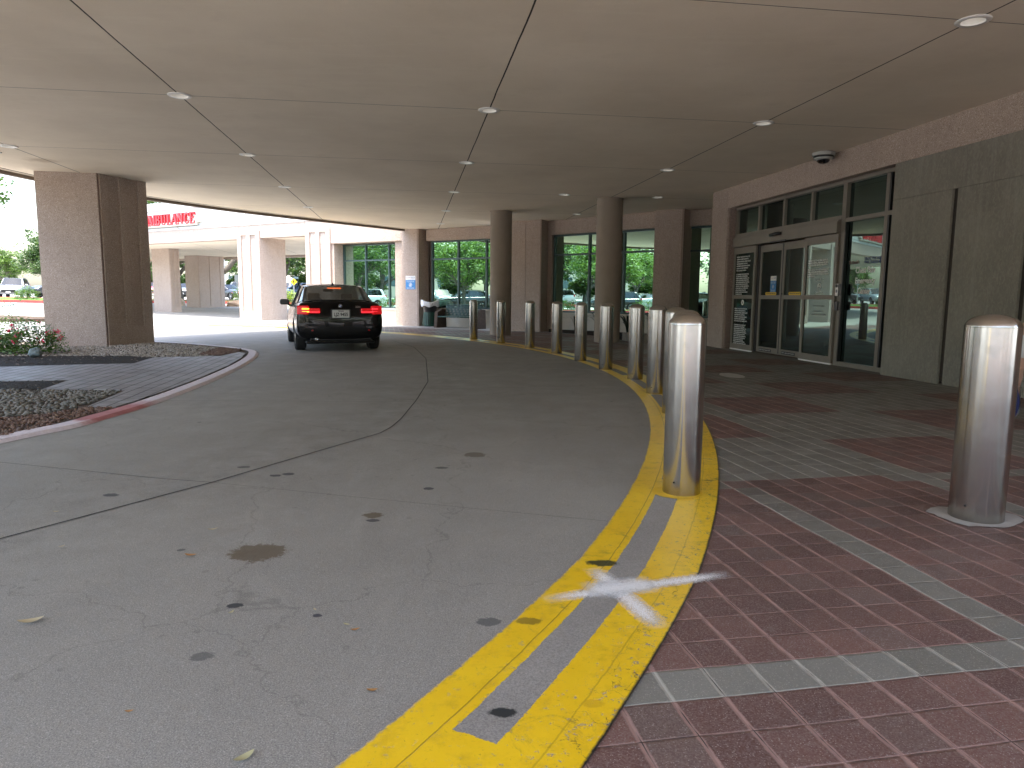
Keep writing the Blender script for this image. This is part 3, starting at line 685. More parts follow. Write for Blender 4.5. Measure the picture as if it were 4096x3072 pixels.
for a, b in ((.99, 2.04), (3.99, 5.05)): MB().fbox(FE, a, b, r0 - .055, r0 - .02, .0, .03).build('threshold', M_trim, bld)
m = MB()
m.fbox(FE, 3.11, 3.125, r0 + .0, r0 + .02, 1.30, 1.34); m.build('pull', M_black, sd2)

# writing on the entrance glass
EN = ["PURSUANT TO SECTION 30.06, PENAL CODE", "(TRESPASS BY LICENSE HOLDER WITH A", "CONCEALED HANDGUN), A PERSON LICENSED", "UNDER SUBCHAPTER H, CHAPTER 411,", "GOVERNMENT CODE (HANDGUN LICENSING", "LAW), MAY NOT ENTER THIS PROPERTY", "WITH A CONCEALED HANDGUN."]
ES = ["DE CONFORMIDAD CON EL ARTICULO 30.06", "DEL CODIGO PENAL DE TEXAS (SOBRE EL", "INGRESO SIN PERMISO DE UN INDIVIDUO CON", "LICENCIA DE PORTACION DE ARMAS CORTAS", "OCULTAS), NINGUNA PERSONA CON LICENCIA,", "SEGUN LO ESTABLECIDO EN LA SECCION H,", "CAPITULO 411 DEL CODIGO GUBERNAMENTAL", "DE TEXAS (SOBRE LA LEY DE EXPEDICION DE", "LICENCIA DE ARMAS CORTAS), TIENE", "PROHIBIDO INGRESAR EN ESTA PROPIEDAD", "CON ARMAS OCULTAS."]
EN2 = [q.replace('30.06', '30.07') for q in EN[:5]] + ["LAW), MAY NOT ENTER THIS PROPERTY", "WITH A HANDGUN THAT IS CARRIED OPENLY."]
ES2 = [q.replace('30.06', '30.07') for q in ES[:10]] + ["CON ARMAS CORTAS EXHIBIDAS PUBLICAMENTE."]
og = r0 - .05 + .02 - .003
def lines(L, s, z, sz, step, F=FE, o=og, sx=.74): return [text_mesh(q, sz, M_wtxt, text_M(F, s, z - i * step, o), .0005, sx=sx, bold=.0006) for i, q in enumerate(L)]
put('lettering', join_meshes('l', lines(EN, 1.12, 2.16, .042, .052) + lines(ES, 1.12, 1.76, .040, .046)), sl1)
put('lettering', join_meshes('l', lines(EN2, 1.12, .96, .040, .048) + lines(ES2, 1.12, .58, .038, .0435)), sl1)
m = MB(); m.lathe([(.062, 0), (.062, .003)], 28, text_M(FE, 1.50, 1.12, og)); k1 = m.mesh('d', M_wtxt)
m = MB(); m.box((0, 0, 0), (.10, .014, .003), M=text_M(FE, 1.50, 1.12, og - .004) @ Matrix.Rotation(R(-45), 4, 'Z')); m.box((0, 0, 0), (.06, .016, .003), M=text_M(FE, 1.50, 1.13, og - .004)); m.box((0, 0, 0), (.016, .04, .003), M=text_M(FE, 1.485, 1.11, og - .0045) @ Matrix.Rotation(R(-20), 4, 'Z'))
put('no_handgun_symbol', join_meshes('d', [k1, m.mesh('e', M_black)]), sl1)
T2 = ["PURSUANT TO SECTION 46.03, PENAL CODE (PLACES", "WEAPONS PROHIBITED), A PERSON MAY NOT CARRY", "A FIREARM OR OTHER WEAPON ON THIS PROPERTY.", "", "DE CONFORMIDAD CON LA SECCION 46.03 DEL CODIGO", "PENAL (LUGARES ARMAS PROHIBIDAS), UNA PERSONA", "NO PUEDE PORTAR UN ARMA DE FUEGO U OTRA ARMA", "EN ESTA PROPIEDAD."]
put('lettering', join_meshes('l', lines(T2, 4.12, 1.93, .044, .043, sx=.60)), sl2)
T3 = [text_mesh(q, .026, M_wtxt, text_M(FE, 4.53, z_, og), .0005, 'CENTER') for q, z_ in (("For your comfort this", 1.585), ("is a tobacco free campus", 1.555), ("There is no smoking in", 1.345), ("vehicles or parking lots", 1.315))]
m = MB(); m.lathe([(.048, 0), (.058, 0), (.058, .003), (.048, .003)], 28, text_M(FE, 4.53, 1.46, og), cap=False); m.box((0, 0, 0), (.10, .009, .003), M=text_M(FE, 4.53, 1.46, og) @ Matrix.Rotation(R(-45), 4, 'Z')); m.box((0, 0, 0), (.066, .012, .003), M=text_M(FE, 4.53, 1.455, og))
put('no_smoking_notice', join_meshes('l', T3 + [m.mesh('e', M_wtxt)]), sl2)
M_ftxt = flat('faint_lettering', (.30, .31, .28), .5)
for q, z_ in (("NOTICE OF PRIVACY", 1.07), ("PATIENT ROOM TV", .97), ("AVAILABLE UPON REQUEST", .91)): put('faded_lettering', text_mesh(q, .038, M_ftxt, text_M(FE, 4.55, z_, og), .0005, 'CENTER'), sl2)
M_yel = flat('yellow_sticker', (.72, .46, .02), .5); M_blue = flat('blue_sign', (.035, .21, .50), .45)
for dr, a in ((sd1, 2.40), (sd2, 3.34)):
    m = MB(); oo = r0 + .036; pts = [(a, 1.335), (a + .02, 1.355), (a + .44, 1.355), (a + .46, 1.335), (a + .46, 1.31), (a + .44, 1.29), (a + .02, 1.29), (a, 1.31)]
    m.add([FE(s_, z_, oo) for s_, z_ in pts] , [list(range(8))[::-1]])
    t_ = text_mesh("AUTOMATIC DOOR - STAND CLEAR", .030, M_black, text_M(FE, a + .23, 1.312, oo - .002), .0003, 'CENTER', .78, bold=.0008)
    put('warning_sticker', join_meshes('s', [m.mesh('y', M_yel), t_]), dr)
    m = MB(); m.fbox(FE, a - .12, a + .40, r0 + .016, r0 + .019, .055, .115)
    tt = [text_mesh(q, .05, M_wtxt, text_M(FE, s_, .07, r0 + .0135), .0003) for q, s_ in (("<<<", a - .10), (">>>", a + .28))] + [text_mesh("IN EMERGENCY PUSH TO OPEN", .018, M_wtxt, text_M(FE, a + .14, .08, r0 + .0135), .0003, 'CENTER')]
    put('breakout_sticker', join_meshes('s', [m.mesh('y', M_black)] + tt), dr)
def notice(F, s0, s1, z0, z1, o, parent=None, **k):
    m = MB(); zt = z0 + (z1 - z0) * .70; m.fbox(F, s0, s1, o - .004, o, z0, zt); a = m.mesh('b', M_blue)
    m = MB(); m.fbox(F, s0, s1, o - .004, o, zt, z1); b = m.mesh('w', M_trim); W_ = s1 - s0; c = (s0 + s1) / 2; H_ = z1 - z0
    M_bt = flat('sign_blue_text', (.05, .12, .3), .5)
    ts = [text_mesh("St. David's", W_ * .10, flat('sign_maroon', (.25, .05, .05), .5), text_M(F, s0 + W_ * .06, z1 - H_ * .16, o - .006), .0004), text_mesh("HEALTHCARE\nPARTNERSHIP", W_ * .075, M_bt, text_M(F, s0 + W_ * .52, z1 - H_ * .13, o - .006), .0004)]
    ts += [text_mesh(q, W_ * .085, M_wtxt, text_M(F, c, z_, o - .006), .0004, 'CENTER') for q, z_ in (("You are at a facility that", zt - H_ * .10), ("is tobacco free outside", zt - H_ * .165), ("There is no smoking in", z0 + H_ * .10), ("vehicles or parking lots", z0 + H_ * .035))]
    m = MB(); m.lathe([(W_ * .17, 0), (W_ * .17, .002)], 24, text_M(F, c, z0 + H_ * .33, o - .006)); d = m.mesh('c', M_wtxt)
    m = MB(); m.lathe([(W_ * .11, 0), (W_ * .145, 0), (W_ * .145, .002), (W_ * .11, .002)], 24, text_M(F, c, z0 + H_ * .33, o - .009), cap=False); m.box((0, 0, 0), (W_ * .26, W_ * .035, .002), M=text_M(F, c, z0 + H_ * .33, o - .009) @ Matrix.Rotation(R(-45), 4, 'Z'))
    return put('tobacco_free_notice', join_meshes('n', [a, b, d, m.mesh('e', M_blue)] + ts), parent, **k)
notice(FE, 2.60, 2.83, 1.36, 1.70, r0 + .036, sd1)
notice(FP5, .2, .70, 1.46, 1.99, -.004, None, label='blue and white tobacco free plaque on the pink pier left of the bench', cat='sign')
# serif lettering on the big side pane: light sans shapes with small serifs drawn on
go = r0 + .06 - .003
M_mar = flat('maroon_lettering', (.16, .08, .06), .5); M_navy = flat('navy_lettering', (.05, .08, .20), .5)
for q, s_, z_ in (("Chest Pain", 5.72, 1.675), ("Emergency", 5.73, 1.49), ("Center", 5.72, 1.315)): put('pane_lettering', text_mesh(q, .150, M_wtxt, text_M(FE, s_, z_, go), .001, 'CENTER', .80, bold=.003), eo)
for me in (text_mesh("St.David's", .085, M_mar, text_M(FE, 5.26, 1.84, go), .001, sx=.85, bold=.001), text_mesh("HEALTHCARE\nPARTNERSHIP", .075, M_navy, text_M(FE, 5.68, 1.89, go), .001, sx=.98, bold=.001, lead=.8), text_mesh("St.", .085, M_mar, text_M(FE, 6.33, 1.84, go), .001, sx=.85, bold=.001)): put('pane_logo', me, eo)

# intercom and access box on the mullion
t_ = empty('intercom', FE(5.1, 1.385, r0 - .012), label='slim steel intercom on the bronze mullion right of the sliding doors', cat='intercom')
def on(F, parent, nm, s0, s1, o0, o1, z0, z1, mat, bev=.004):
    m = MB(); m.fbox(F, s0, s1, o0, o1, z0, z1); me = bevelled(m.mesh(nm, mat), bev); me.transform(Matrix.Translation(-parent.location)); return put(nm, me, parent)
on(FE, t_, 'plate', 5.065, 5.15, r0 - .055, r0 - .012, 1.27, 1.495, varied('brushed_plate', (.45, .44, .42), .1, 20, .35, metal=.8))
m = MB(); m.lathe([(.03, 0), (.03, .006), (.012, .012)], 20, text_M(FE, 5.105, 1.455, r0 - .055)); me = m.mesh('camera', M_black); me.transform(Matrix.Translation(-t_.location)); put('camera_lens', me, t_)
on(FE, t_, 'speaker_grille', 5.085, 5.13, r0 - .058, r0 - .055, 1.335, 1.385, M_dkgrey, 0)
m = MB(); m.lathe([(.014, 0), (.014, .008)], 16, text_M(FE, 5.108, 1.305, r0 - .055)); me = m.mesh('button', M_trim); me.transform(Matrix.Translation(-t_.location)); put('button', me, t_)
t_ = empty('card_reader', FE(5.1, 1.09, r0 - .012), label='black card reader box below the steel intercom on the mullion', cat='card reader')
on(FE, t_, 'box', 5.06, 5.155, r0 - .05, r0 - .012, 1.01, 1.175, M_black); on(FE, t_, 'lock_box', 5.17, 5.235, r0 - .04, r0 - .008, 1.02, 1.165, M_black); on(FE, t_, 'upper_lock_box', 5.17, 5.235, r0 - .04, r0 - .008, 1.28, 1.49, M_black)

# plywood hoarding over the bays beyond the door
M_ply = m_plywood()
for (a, b, lab) in ((6.66, 7.90, 'painted plywood board nearest the entrance doors, right of the last glass pane'), (7.985, 9.12, 'painted plywood board between the two dark slots, behind the near right bollard'), (9.2, 11.5, 'painted plywood board behind the walking person at the frame edge')):
    m = MB(); m.fbox(FE, a, b, -.012, .01, .0, 2.765); m.build('plywood_board', M_ply, label=lab, cat='plywood board', group='boards closing off the bays by the entrance')
m = MB(); m.fbox(FE, 6.66, 11.5, -.012, .01, 2.77, 3.33); m.build('plywood_header', M_ply, label='long plywood board running over the upright boards under the beam', cat='plywood board')
m = MB(); m.fbox(FE, 6.68, 11.5, .012, .06, .05, 3.33); m.build('hoarding_frame', flat('dark_stud', (.035, .028, .022), .8), bld)
m = MB(); m.fbox(FE, 7.80, 7.897, -.026, -.012, .0, 2.76); m.build('batten', M_ply, label='plywood batten up the edge of the dark slot in the hoarding', cat='batten')
m = MB(); m.fbox(FE, 9.02, 9.117, -.026, -.012, .0, 2.76); m.build('batten', M_ply, label='plywood batten behind the right bollard beside the second dark slot', cat='batten')

# ------------------------------------------------------------------ canopy over the drive
can = empty('entrance_canopy', (0, 0, 0), label='broad curved canopy of tan stucco over the drive, with pillar and columns', cat='canopy')
edge = [(-4.36, 28.16), (-6.27, 25.6), (-8.35, 22.75), (-9.5, 20.75), (-10.2, 19.2), (-10.85, 17.0), (-11.1, 15.2), (-11.15, 13), (-11.0, 10), (-10.5, 7.2), (-9.7, 4.8), (-8.6, 2.0), (-7.2, -.2), (-5, -1.5), (-2, -2.0), (3, -2.1), (9, -2.1)]
def smooth_line(P, n=6):
    out = []
    for i in range(len(P) - 1):
        p0, p1, p2, p3 = V(P[max(0, i - 1)]), V(P[i]), V(P[i + 1]), V(P[min(len(P) - 1, i + 2)])
        for k in range(n):
            t = k / n; out.append((.5 * ((2 * p1) + (p2 - p0) * t + (2 * p0 - 5 * p1 + 4 * p2 - p3) * t * t + (3 * p1 - p0 - 3 * p2 + p3) * t ** 3))[:])
    return out + [P[-1]]
E_ = smooth_line(edge)
inner = [(9, 9), (9.2, 18), (9.2, 22.3), (5.2, 22.4), (1.8, 24.9), (-.2, 25.9), (-2.6, 28.4), (-3.9, 28.9)]
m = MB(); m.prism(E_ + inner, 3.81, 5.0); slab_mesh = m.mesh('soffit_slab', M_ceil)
def offset(P, d):
    out = []
    for i, p in enumerate(P):
        a = V(P[max(0, i - 1)]); b = V(P[min(len(P) - 1, i + 1)]); t = (b - a).normalized(); out.append((p[0] - t.y * d, p[1] + t.x * d))
    return out
O1 = offset(E_, -.02); O2 = offset(E_, .10); O3 = offset(E_, .30)
def wallstrip(m, P, Q, z0, z1):
    n = len(P); vs = [(*p[:2], z0) for p in P] + [(*p[:2], z1) for p in P] + [(*p[:2], z0) for p in Q] + [(*p[:2], z1) for p in Q]
    fs = []
    for i in range(n - 1): fs += [(i, i + 1, n + i + 1, n + i), (2 * n + i + 1, 2 * n + i, 3 * n + i, 3 * n + i + 1), (i + 1, i, 2 * n + i, 2 * n + i + 1), (n + i, n + i + 1, 3 * n + i + 1, 3 * n + i)]
    m.add(vs, fs)
m = MB(); wallstrip(m, O1, O2, 3.735, 3.806); m.build('drip_edge', M_lip, can)
m = MB(); wallstrip(m, offset(E_, .27), offset(E_, .285), 3.803, 3.8095); m.build('edge_groove', flat('groove_dark', (.03, .025, .02), .8), can)
m = MB(); wallstrip(m, offset(E_, -.12), offset(E_, -.03), 3.76, 5.2); m.build('fascia', M_pink, can)
# big pillar on the island
PA, PC, PB, PD = (-10.36, 15.52), (-9.15, 15.74), (-8.72, 16.96), (-9.95, 16.9)
m = MB(); m.prism([PA, PC, PB, PD], 0, 3.81); pil = m.build('pillar', M_pink, can)
FPr = frame(PC, (PB[0] - PC[0], PB[1] - PC[1])); Lr = math.hypot(PB[0] - PC[0], PB[1] - PC[1])
m = MB(); panels(m, FPr, .05, Lr, 0, 3.81, [(.16, .40), (.58, .80)], 3.9, .46, .04, 0); m.build('panel_frame', M_pink, pil)
m = MB(); m.fbox(FPr, .0, .05, -.018, 0, 0, 3.81); m.build('corner_trim', M_pink_dk, pil)
for nm, (x, y), r in (('round_column', (-.38, 22.05), .335), ('round_column', (2.57, 19.08), .345)):
    m = MB(); m.lathe([(r, 0), (r, 3.79), (r + .012, 3.792), (r + .012, 3.81)], 64); m.build(nm, M_col, can, 40, (x, y, 0))

# recessed ceiling lights
M_baf = flat('light_baffle', (.62, .61, .57), .35); M_lens = emit('lit_lamp_lens', (1., .95, .86), .15, (.7, .7, .66))
proto = empty('ceiling_light', (0, 0, 3.81), label='', cat='ceiling light')
m = MB(); m.lathe([(.100, .0), (.104, -.012), (.140, -.015), (.152, -.006), (.152, -.0005)], 40, cap=False); m.build('trim_ring', flat('white_enamel', (.80, .79, .76), .35), proto, 50)
m = MB(); m.lathe([(.101, -.002), (.098, .015), (.084, .055)], 40, cap=False); m.build('reflector', flat('reflector_white', (.70, .69, .65), .3), proto, True)
m = MB(); m.lathe([(.085, .053), (.03, .045), (.001, .043)], 36, cap=False); m.build('lens', M_lens, proto, 40)
ang = .145
def gridpt(i, j):
    u, v = -2.986 + 4.112 * i, 6.224 + 3.949 * j; return (u * math.cos(ang) - v * math.sin(ang), u * math.sin(ang) + v * math.cos(ang))
L_ = [((0, 1), 'largest downlight in the left half of the soffit, at a seam crossing'), ((0, 2), 'downlight on the left seam line, second from the camera'), ((0, 3), 'downlight on the left seam line, third from the camera'), ((0, 4), 'farthest downlight on the left seam line, near the canopy edge'),
      ((-1, 2), 'downlight at the left frame edge above the big pillar'), ((1, 1), 'nearest downlight on the middle seam line'), ((1, 2), 'second downlight along the middle seam line'), ((1, 3), 'third downlight along the middle seam line'), ((1, 4), 'fourth downlight along the middle seam line'), ((1, 5), 'farthest tiny downlight on the middle seam, by the far pier'),
      ((2, 0), 'large downlight in the top right corner of the soffit'), ((2, 1), 'downlight on the right seam line left of the security camera'), ((2, 2), 'downlight on the right seam line before the nearer round column'), ((2, 4), 'small downlight on the right seam beyond the nearer round column'),
      ((1.30, 18.33), 'downlight off the seams, left of the nearer round column'), ((3.76, 18.68), 'downlight off the seams, right of the nearer round column')]
HOLES = []
for i, (k, lab) in enumerate(L_):
    o = proto if i == 0 else copy_tree(proto)
    p = gridpt(*k) if isinstance(k[0], int) else k
    HOLES.append(p); o.location = (p[0], p[1], 3.81); o['label'] = lab; o['group'] = 'downlights in the canopy soffit'
so_ = bpy.data.objects.new('tmp', slab_mesh); COL.objects.link(so_); cut = MB()
for p in HOLES: cut.lathe([(.104, 3.7), (.104, 3.93)], 24, Matrix.Translation((p[0], p[1], 0)))
co_ = bpy.data.objects.new('cut', cut.mesh('cut', M_ceil)); COL.objects.link(co_)
b_ = so_.modifiers.new('b', 'BOOLEAN'); b_.object = co_; b_.operation = 'DIFFERENCE'; b_.solver = 'EXACT'
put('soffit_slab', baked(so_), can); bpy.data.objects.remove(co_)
m = MB(); m.box((0, 0, -.008), (.55, .55, .016)); m.box((0, 0, -.02), (.47, .47, .01)); m.build('access_panel', M_trim, None, loc=(-9.85, 13.25, 3.81), rz=.145, label='white square access panel in the soffit at the left frame edge', cat='access panel')
# security camera
cp = FE(5.05, 3.81, -.24)
c_ = empty('security_camera', cp, label='round white and black dome camera under the soffit beside the beam', cat='security camera')
m = MB(); m.lathe([(.15, 0), (.19, -.012), (.19, -.06), (.182, -.068)], 40); m.build('housing', flat('camera_white', (.42, .42, .39), .45), c_, 40)
m = MB(); m.lathe([(.17, -.066), (.17, -.10), (.15, -.105)], 40); m.build('dark_band', M_black, c_, 40)
m = MB(); m.lathe([(.165, -.102), (.158, -.125), (.12, -.135)], 40); m.build('lower_ring', flat('camera_grey', (.40, .40, .37), .4), c_, 40)
m = MB(); m.lathe([(.11, -.132), (.105, -.16), (.08, -.185), (.045, -.198), (0.001, -.202)], 32); m.build('dome', flat('smoked_dome', (.01, .01, .012), .06), c_, 60)

# ------------------------------------------------------------------ ambulance canopy
amb = empty('ambulance_canopy', (0, 0, 0), label='pink and white ambulance drop-off canopy on heavy pillars beyond the car', cat='canopy')
m = MB(); m.fbox(FA, -19.5, 2.93, .0, .5, 3.78, 4.39); m.build('beam', M_pink, amb)
m = MB(); m.fbox(FA, -19.5, 2.93, -.03, .5, 4.39, 4.52); m.fbox(FA, -19.5, 2.93, .02, .5, 4.52, 5.42); m.fbox(FA, -19.5, 2.93, -.02, .5, 5.42, 5.47); m.fbox(FA, -19.5, 2.93, .05, .5, 5.47, 5.80)
m.build('parapet', M_white, amb)
m = MB(); m.fbox(FA, -.98, -.95, .015, .025, 4.39, 5.62); m.fbox(FA, -19.5, 2.9, -.034, -.03, 4.51, 4.535); m.build('parapet_joint', flat('joint_grey', (.25, .25, .24), .8), amb)
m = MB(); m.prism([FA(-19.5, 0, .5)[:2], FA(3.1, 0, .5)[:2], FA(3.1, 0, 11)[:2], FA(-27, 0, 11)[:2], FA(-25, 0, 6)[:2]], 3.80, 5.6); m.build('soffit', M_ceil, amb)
m = MB(); m.fbox(FA, -27, 3.1, 10.6, 11, 3.66, 3.82); m.build('rear_beam', M_pink, amb)
def amb_pillar(C, dl, dr, cap=False, right_p=True):
    A = (C[0] - .857 * dl, C[1] + .516 * dl); B = (C[0] + .516 * dr, C[1] + .857 * dr); D = (A[0] + B[0] - C[0], A[1] + B[1] - C[1])
    m = MB(); m.prism([A, C, B, D], 0, 3.80); p = m.build('pillar', M_pink, amb)
    Fl = frame(A, (.857, -.516)); Fr = frame(C, (.516, .857)); m = MB()
    if cap: panels(m, Fl, 0, dl, 0, 4.09, [(.17, .42), (.58, .84)], 3.93, .42, .06, 0)
    if right_p: panels(m, Fr, .03, dr, 0, 3.8, [(.15, .42), (.56, .84)], 3.9, .40, .03, 0)
    m.build('panel_frame', M_pink, p)
    return p
amb_pillar((-11.63, 32.68), 1.55, 1.45, True, False)
amb_pillar((-19.9, 41.0), 1.7, .62); amb_pillar((-21.4, 48.1), 1.45, 2.0)
m = MB(); m.box((-20.9, 49.35, .75), (.12, .14, .22)); m.build('hose_box', M_trim, amb)
# ------------------------------------------------------------------ bollards
M_steel_ = m_steel(); M_grout = varied('grout_pad', (.33, .31, .285), .15, 9., .85, 80., .4)
def bollard():
    o = empty('bollard', (0, 0, 0), label='', cat='bollard')
    m = MB(); r = .1145
    prof = [(r - .002, .0), (r, .004), (r, 1.040), (r - .001, 1.043)] + [(r * math.cos(a) if False else r * (1 - (k / 9) ** 1.9) ** .5 if k < 9 else .0005, 1.044 + .066 * (k / 9) ** .85) for k, a in ((k, 0) for k in range(1, 10))]
    m.lathe([(r - .002, .0), (r, .004), (r, 1.041)], 72, cap=False); m.build('sleeve', M_steel_, o, True)
    m = MB(); m.lathe([(r - .0005, 1.0415), (r, 1.043)] + [(r * math.sin(R(90) * (1 - k / 10)) ** .8 if k < 10 else .0006, 1.044 + .066 * math.sin(R(90) * k / 10) ** 1.15) for k in range(0, 11)], 72); m.build('domed_cap', M_steel_, o, 25)
    m = MB(); m.lathe([(.006, 0), (.006, .002)], 12, Matrix.Translation((-.045, -.1065, .085)) @ Matrix.Rotation(R(90), 4, 'X')); m.build('screw_hole', M_black, o)
    return o
bp = bollard()
BLAB = ['large steel bollard in front, standing alone on the yellow stripe', 'steel bollard half hidden directly behind the front bollard', 'steel bollard peeping out left behind the two front domes', 'steel bollard before the plain pink pier, just left of the front bollard', 'steel bollard just right of the nearer round column, before the right window pane', 'steel bollard in front of the nearer round column', 'steel bollard left of the nearer round column, before the window', 'steel bollard before the left edge of the middle dark planter window', 'steel bollard in front of the grooved pink pier', 'steel bollard in front of the farther round column', 'farthest steel bollard, in front of the green bench']
for i, (x, y) in enumerate(BOLL_TH):
    o = bp if i == 0 else copy_tree(bp)
    o.location = (x, y, .008); o.rotation_euler.z = -math.atan2(x, y); o['label'] = BLAB[i]; o['group'] = 'steel bollards along the yellow kerb'
    if i < 5:
        pass
rb = copy_tree(bp); rb.location = (2.605, 3.80, .006); rb.rotation_euler.z = -.6; rb.scale = (1.17, 1.17, 1.02); rb['label'] = 'wide steel bollard standing on the red pavers at the right edge'; rb['group'] = 'steel bollards along the yellow kerb'
m = MB(); random.seed(3)
pts = [(2.605 + (.20 + .035 * math.sin(3 * a + 1) + random.uniform(-.018, .018)) * math.cos(a) * 1.15, 3.80 + (.20 + random.uniform(-.02, .02)) * math.sin(a) * .95) for a in [2 * math.pi * i / 26 for i in range(26)]]
m.sheet(pts, .0085); m.build('grout_patch', M_grout, kind='structure')
m = MB(); pts = [(3.46 + (.17 + random.uniform(-.01, .01)) * math.cos(a), 10.95 + (.36 + random.uniform(-.02, .02)) * math.sin(a)) for a in [2 * math.pi * i / 24 for i in range(24)]]
m.sheet(pts, .0085); m.build('concrete_patch', varied('pale_patch', (.50, .48, .44), .1, 10), kind='structure')
m = MB(); x, y = BOLL_TH[0]; pts = [(x - .03 + (.155 + random.uniform(-.006, .006)) * math.cos(a), y - .02 + (.145 + random.uniform(-.006, .006)) * math.sin(a)) for a in [2 * math.pi * i / 30 for i in range(30)]]
m.sheet(pts, .0125); m.build('painted_base_patch', varied('yellow_patch', (.70, .43, .008), .1, 20, .5), kind='structure')

# ------------------------------------------------------------------ AMBULANCE letters
def serif_letter(ch):
    """strokes (x0,y0,x1,y1,w) on a unit height; stems thick, hairlines thin, slab serifs"""
    T, t_ = .19, .075
    sf = lambda x, y, w=.30: (x - w / 2, y, x + w / 2, y, t_)
    if ch == 'A': return .86, [(.10, .04, .40, .98, t_), (.42, .98, .74, .04, T), (.22, .36, .62, .36, t_), sf(.10, .037), sf(.74, .037, .34)]
    if ch == 'M': return 1.06, [(.14, .04, .14, .96, t_), (.16, .96, .50, .06, T), (.50, .06, .86, .96, t_), (.88, .04, .88, .96, T), sf(.14, .037), sf(.88, .037, .34), sf(.12, .963, .26), sf(.9, .963, .32)]
    if ch == 'B': return .78, [(.18, .04, .18, .96, T), sf(.14, .037, .26), sf(.14, .963, .26), (.2, .963, .46, .963, t_), (.46, .963, .60, .86, .11), (.60, .86, .60, .64, T), (.60, .64, .44, .53, .11), (.2, .53, .46, .53, t_), (.46, .53, .65, .40, .12), (.65, .42, .65, .17, T), (.65, .17, .48, .037, .11), (.2, .037, .48, .037, t_)]
    if ch == 'U': return .92, [(.20, .30, .20, .96, T), (.20, .32, .30, .09, .14), (.30, .085, .60, .06, .09), (.60, .06, .72, .28, .10), (.72, .28, .72, .96, t_), sf(.20, .963, .34), sf(.72, .963, .28)]
    if ch == 'L': return .72, [(.20, .04, .20, .96, T), sf(.20, .037, .34), sf(.20, .963, .34), (.2, .037, .62, .037, t_), (.63, .02, .66, .26, t_)]
    if ch == 'N': return .94, [(.16, .04, .16, .96, t_), (.16, .94, .74, .06, T), (.76, .04, .76, .96, t_), sf(.16, .037), sf(.14, .963), sf(.76, .963)]
    if ch == 'C': return .86, [(.72, .68, .72, .95, t_), (.68, .84, .46, .963, .10), (.46, .963, .26, .82, .14), (.24, .82, .17, .5, T), (.17, .5, .24, .18, T), (.26, .18, .46, .037, .14), (.46, .037, .66, .09, .09), (.66, .09, .76, .24, t_)]
    return .76, [(.20, .04, .20, .96, T), sf(.18, .037, .3), sf(.18, .963, .3), (.2, .963, .62, .963, t_), (.64, .98, .66, .76, t_), (.2, .52, .52, .52, t_), (.54, .62, .54, .42, t_), (.2, .037, .66, .037, t_), (.68, .02, .71, .26, t_)]
M_redf = flat('red_letter_face', (.66, .035, .045), .35); M_reds = flat('red_letter_side', (.42, .012, .02), .4)
sg = empty('ambulance_sign', FA(-7.4, 4.6, -.03), label='red raised serif letters reading AMBULANCE on the white canopy fascia', cat='sign')
L0 = Matrix.Translation(-sg.location)
m = MB(); m.fbox(FA, -10.1, -4.45, -.13, .018, 4.56, 4.75); m.fbox(FA, -4.75, -4.2, -.12, .018, 4.70, 4.95); me = bevelled(m.mesh('r', M_cream), .02); me.transform(L0); put('raceway', me, sg)
m = MB(); m.tube([FA(-6.1, 4.58, -.06), FA(-6.05, 4.48, -.05), FA(-5.9, 4.42, -.05)], .012, 6); me = m.mesh('c', M_lip); me.transform(L0); put('cable', me, sg)
hh = .54; wd = sum(serif_letter(c)[0] for c in 'AMBULANCE'); sc_ = (8.80 - 4.52) / wd; cx_ = -8.80
for ch in 'AMBULANCE':
    wl, st = serif_letter(ch); m = MB()
    for k, (x0, y0, x1, y1, w_) in enumerate(st):
        a, b = V((x0 * sc_ , y0 * hh)), V((x1 * sc_, y1 * hh)); d = (b - a).normalized(); n_ = V((-d.y, d.x)) * w_ * .30
        q = [a + n_, a - n_, b - n_, b + n_]; o0, o1 = -.17 - .0015 * k, -.05
        vs = [FA(cx_ + p.x, 4.64 + p.y, o) for o in (o0, o1) for p in q]
        m.mi = 0; m.add(vs, [(0, 1, 2, 3), (3, 2, 1, 0)][:1]); m.mi = 1
        m.add(vs, [(4, 7, 6, 5), (0, 4, 5, 1), (1, 5, 6, 2), (2, 6, 7, 3), (3, 7, 4, 0)])
    me = m.mesh('letter', [M_redf, M_reds]); me.transform(L0); put('letter', me, sg); cx_ += wl * sc_

# ------------------------------------------------------------------ bench and litter bin
M_green = flat('green_powder_coat', (.010, .060, .042), .32, .0, .6)
M_bst = m_aggregate('bench_stone', (.085, .06, .045), (.035, .026, .02), (.20, .155, .12), 90)
bdir = V((.842, -.539)); bn = V((-.539, -.842))      # along the bench / towards the drive
b0 = V((-2.62, 27.12)); BL = 1.86
bo = empty('park_bench', (b0.x, b0.y, .008), math.atan2(bdir.y, bdir.x), label='dark green metal mesh bench with rough stone ends under the far window', cat='bench')
def arm(x):
    m = MB(); n = 9; prof = [(-.58, .0), (-.52, .60)] + [(-.52 + .50 * i / n, .60 + .12 * math.sin(math.pi * (i / n) * .5 + .0) if i < 5 else .70 + .02 * math.sin(math.pi * i / n)) for i in range(n + 1)] + [(.02, .0)]
    vs = [(x + q, y, z) for q in (-.075, .075) for y, z in prof]; k = len(prof)
    m.add(vs, [list(range(k)), list(range(k, 2 * k))[::-1]] + [(i, k + i, k + (i + 1) % k, (i + 1) % k) for i in range(k)])
    return put('stone_end', bevelled(m.mesh('a', M_bst), .012), bo)
arm(0.0); arm(BL)
m = MB()
prof = [(-.54, .40), (-.54, .435), (-.50, .45), (-.40, .44), (-.25, .43), (-.14, .435)]
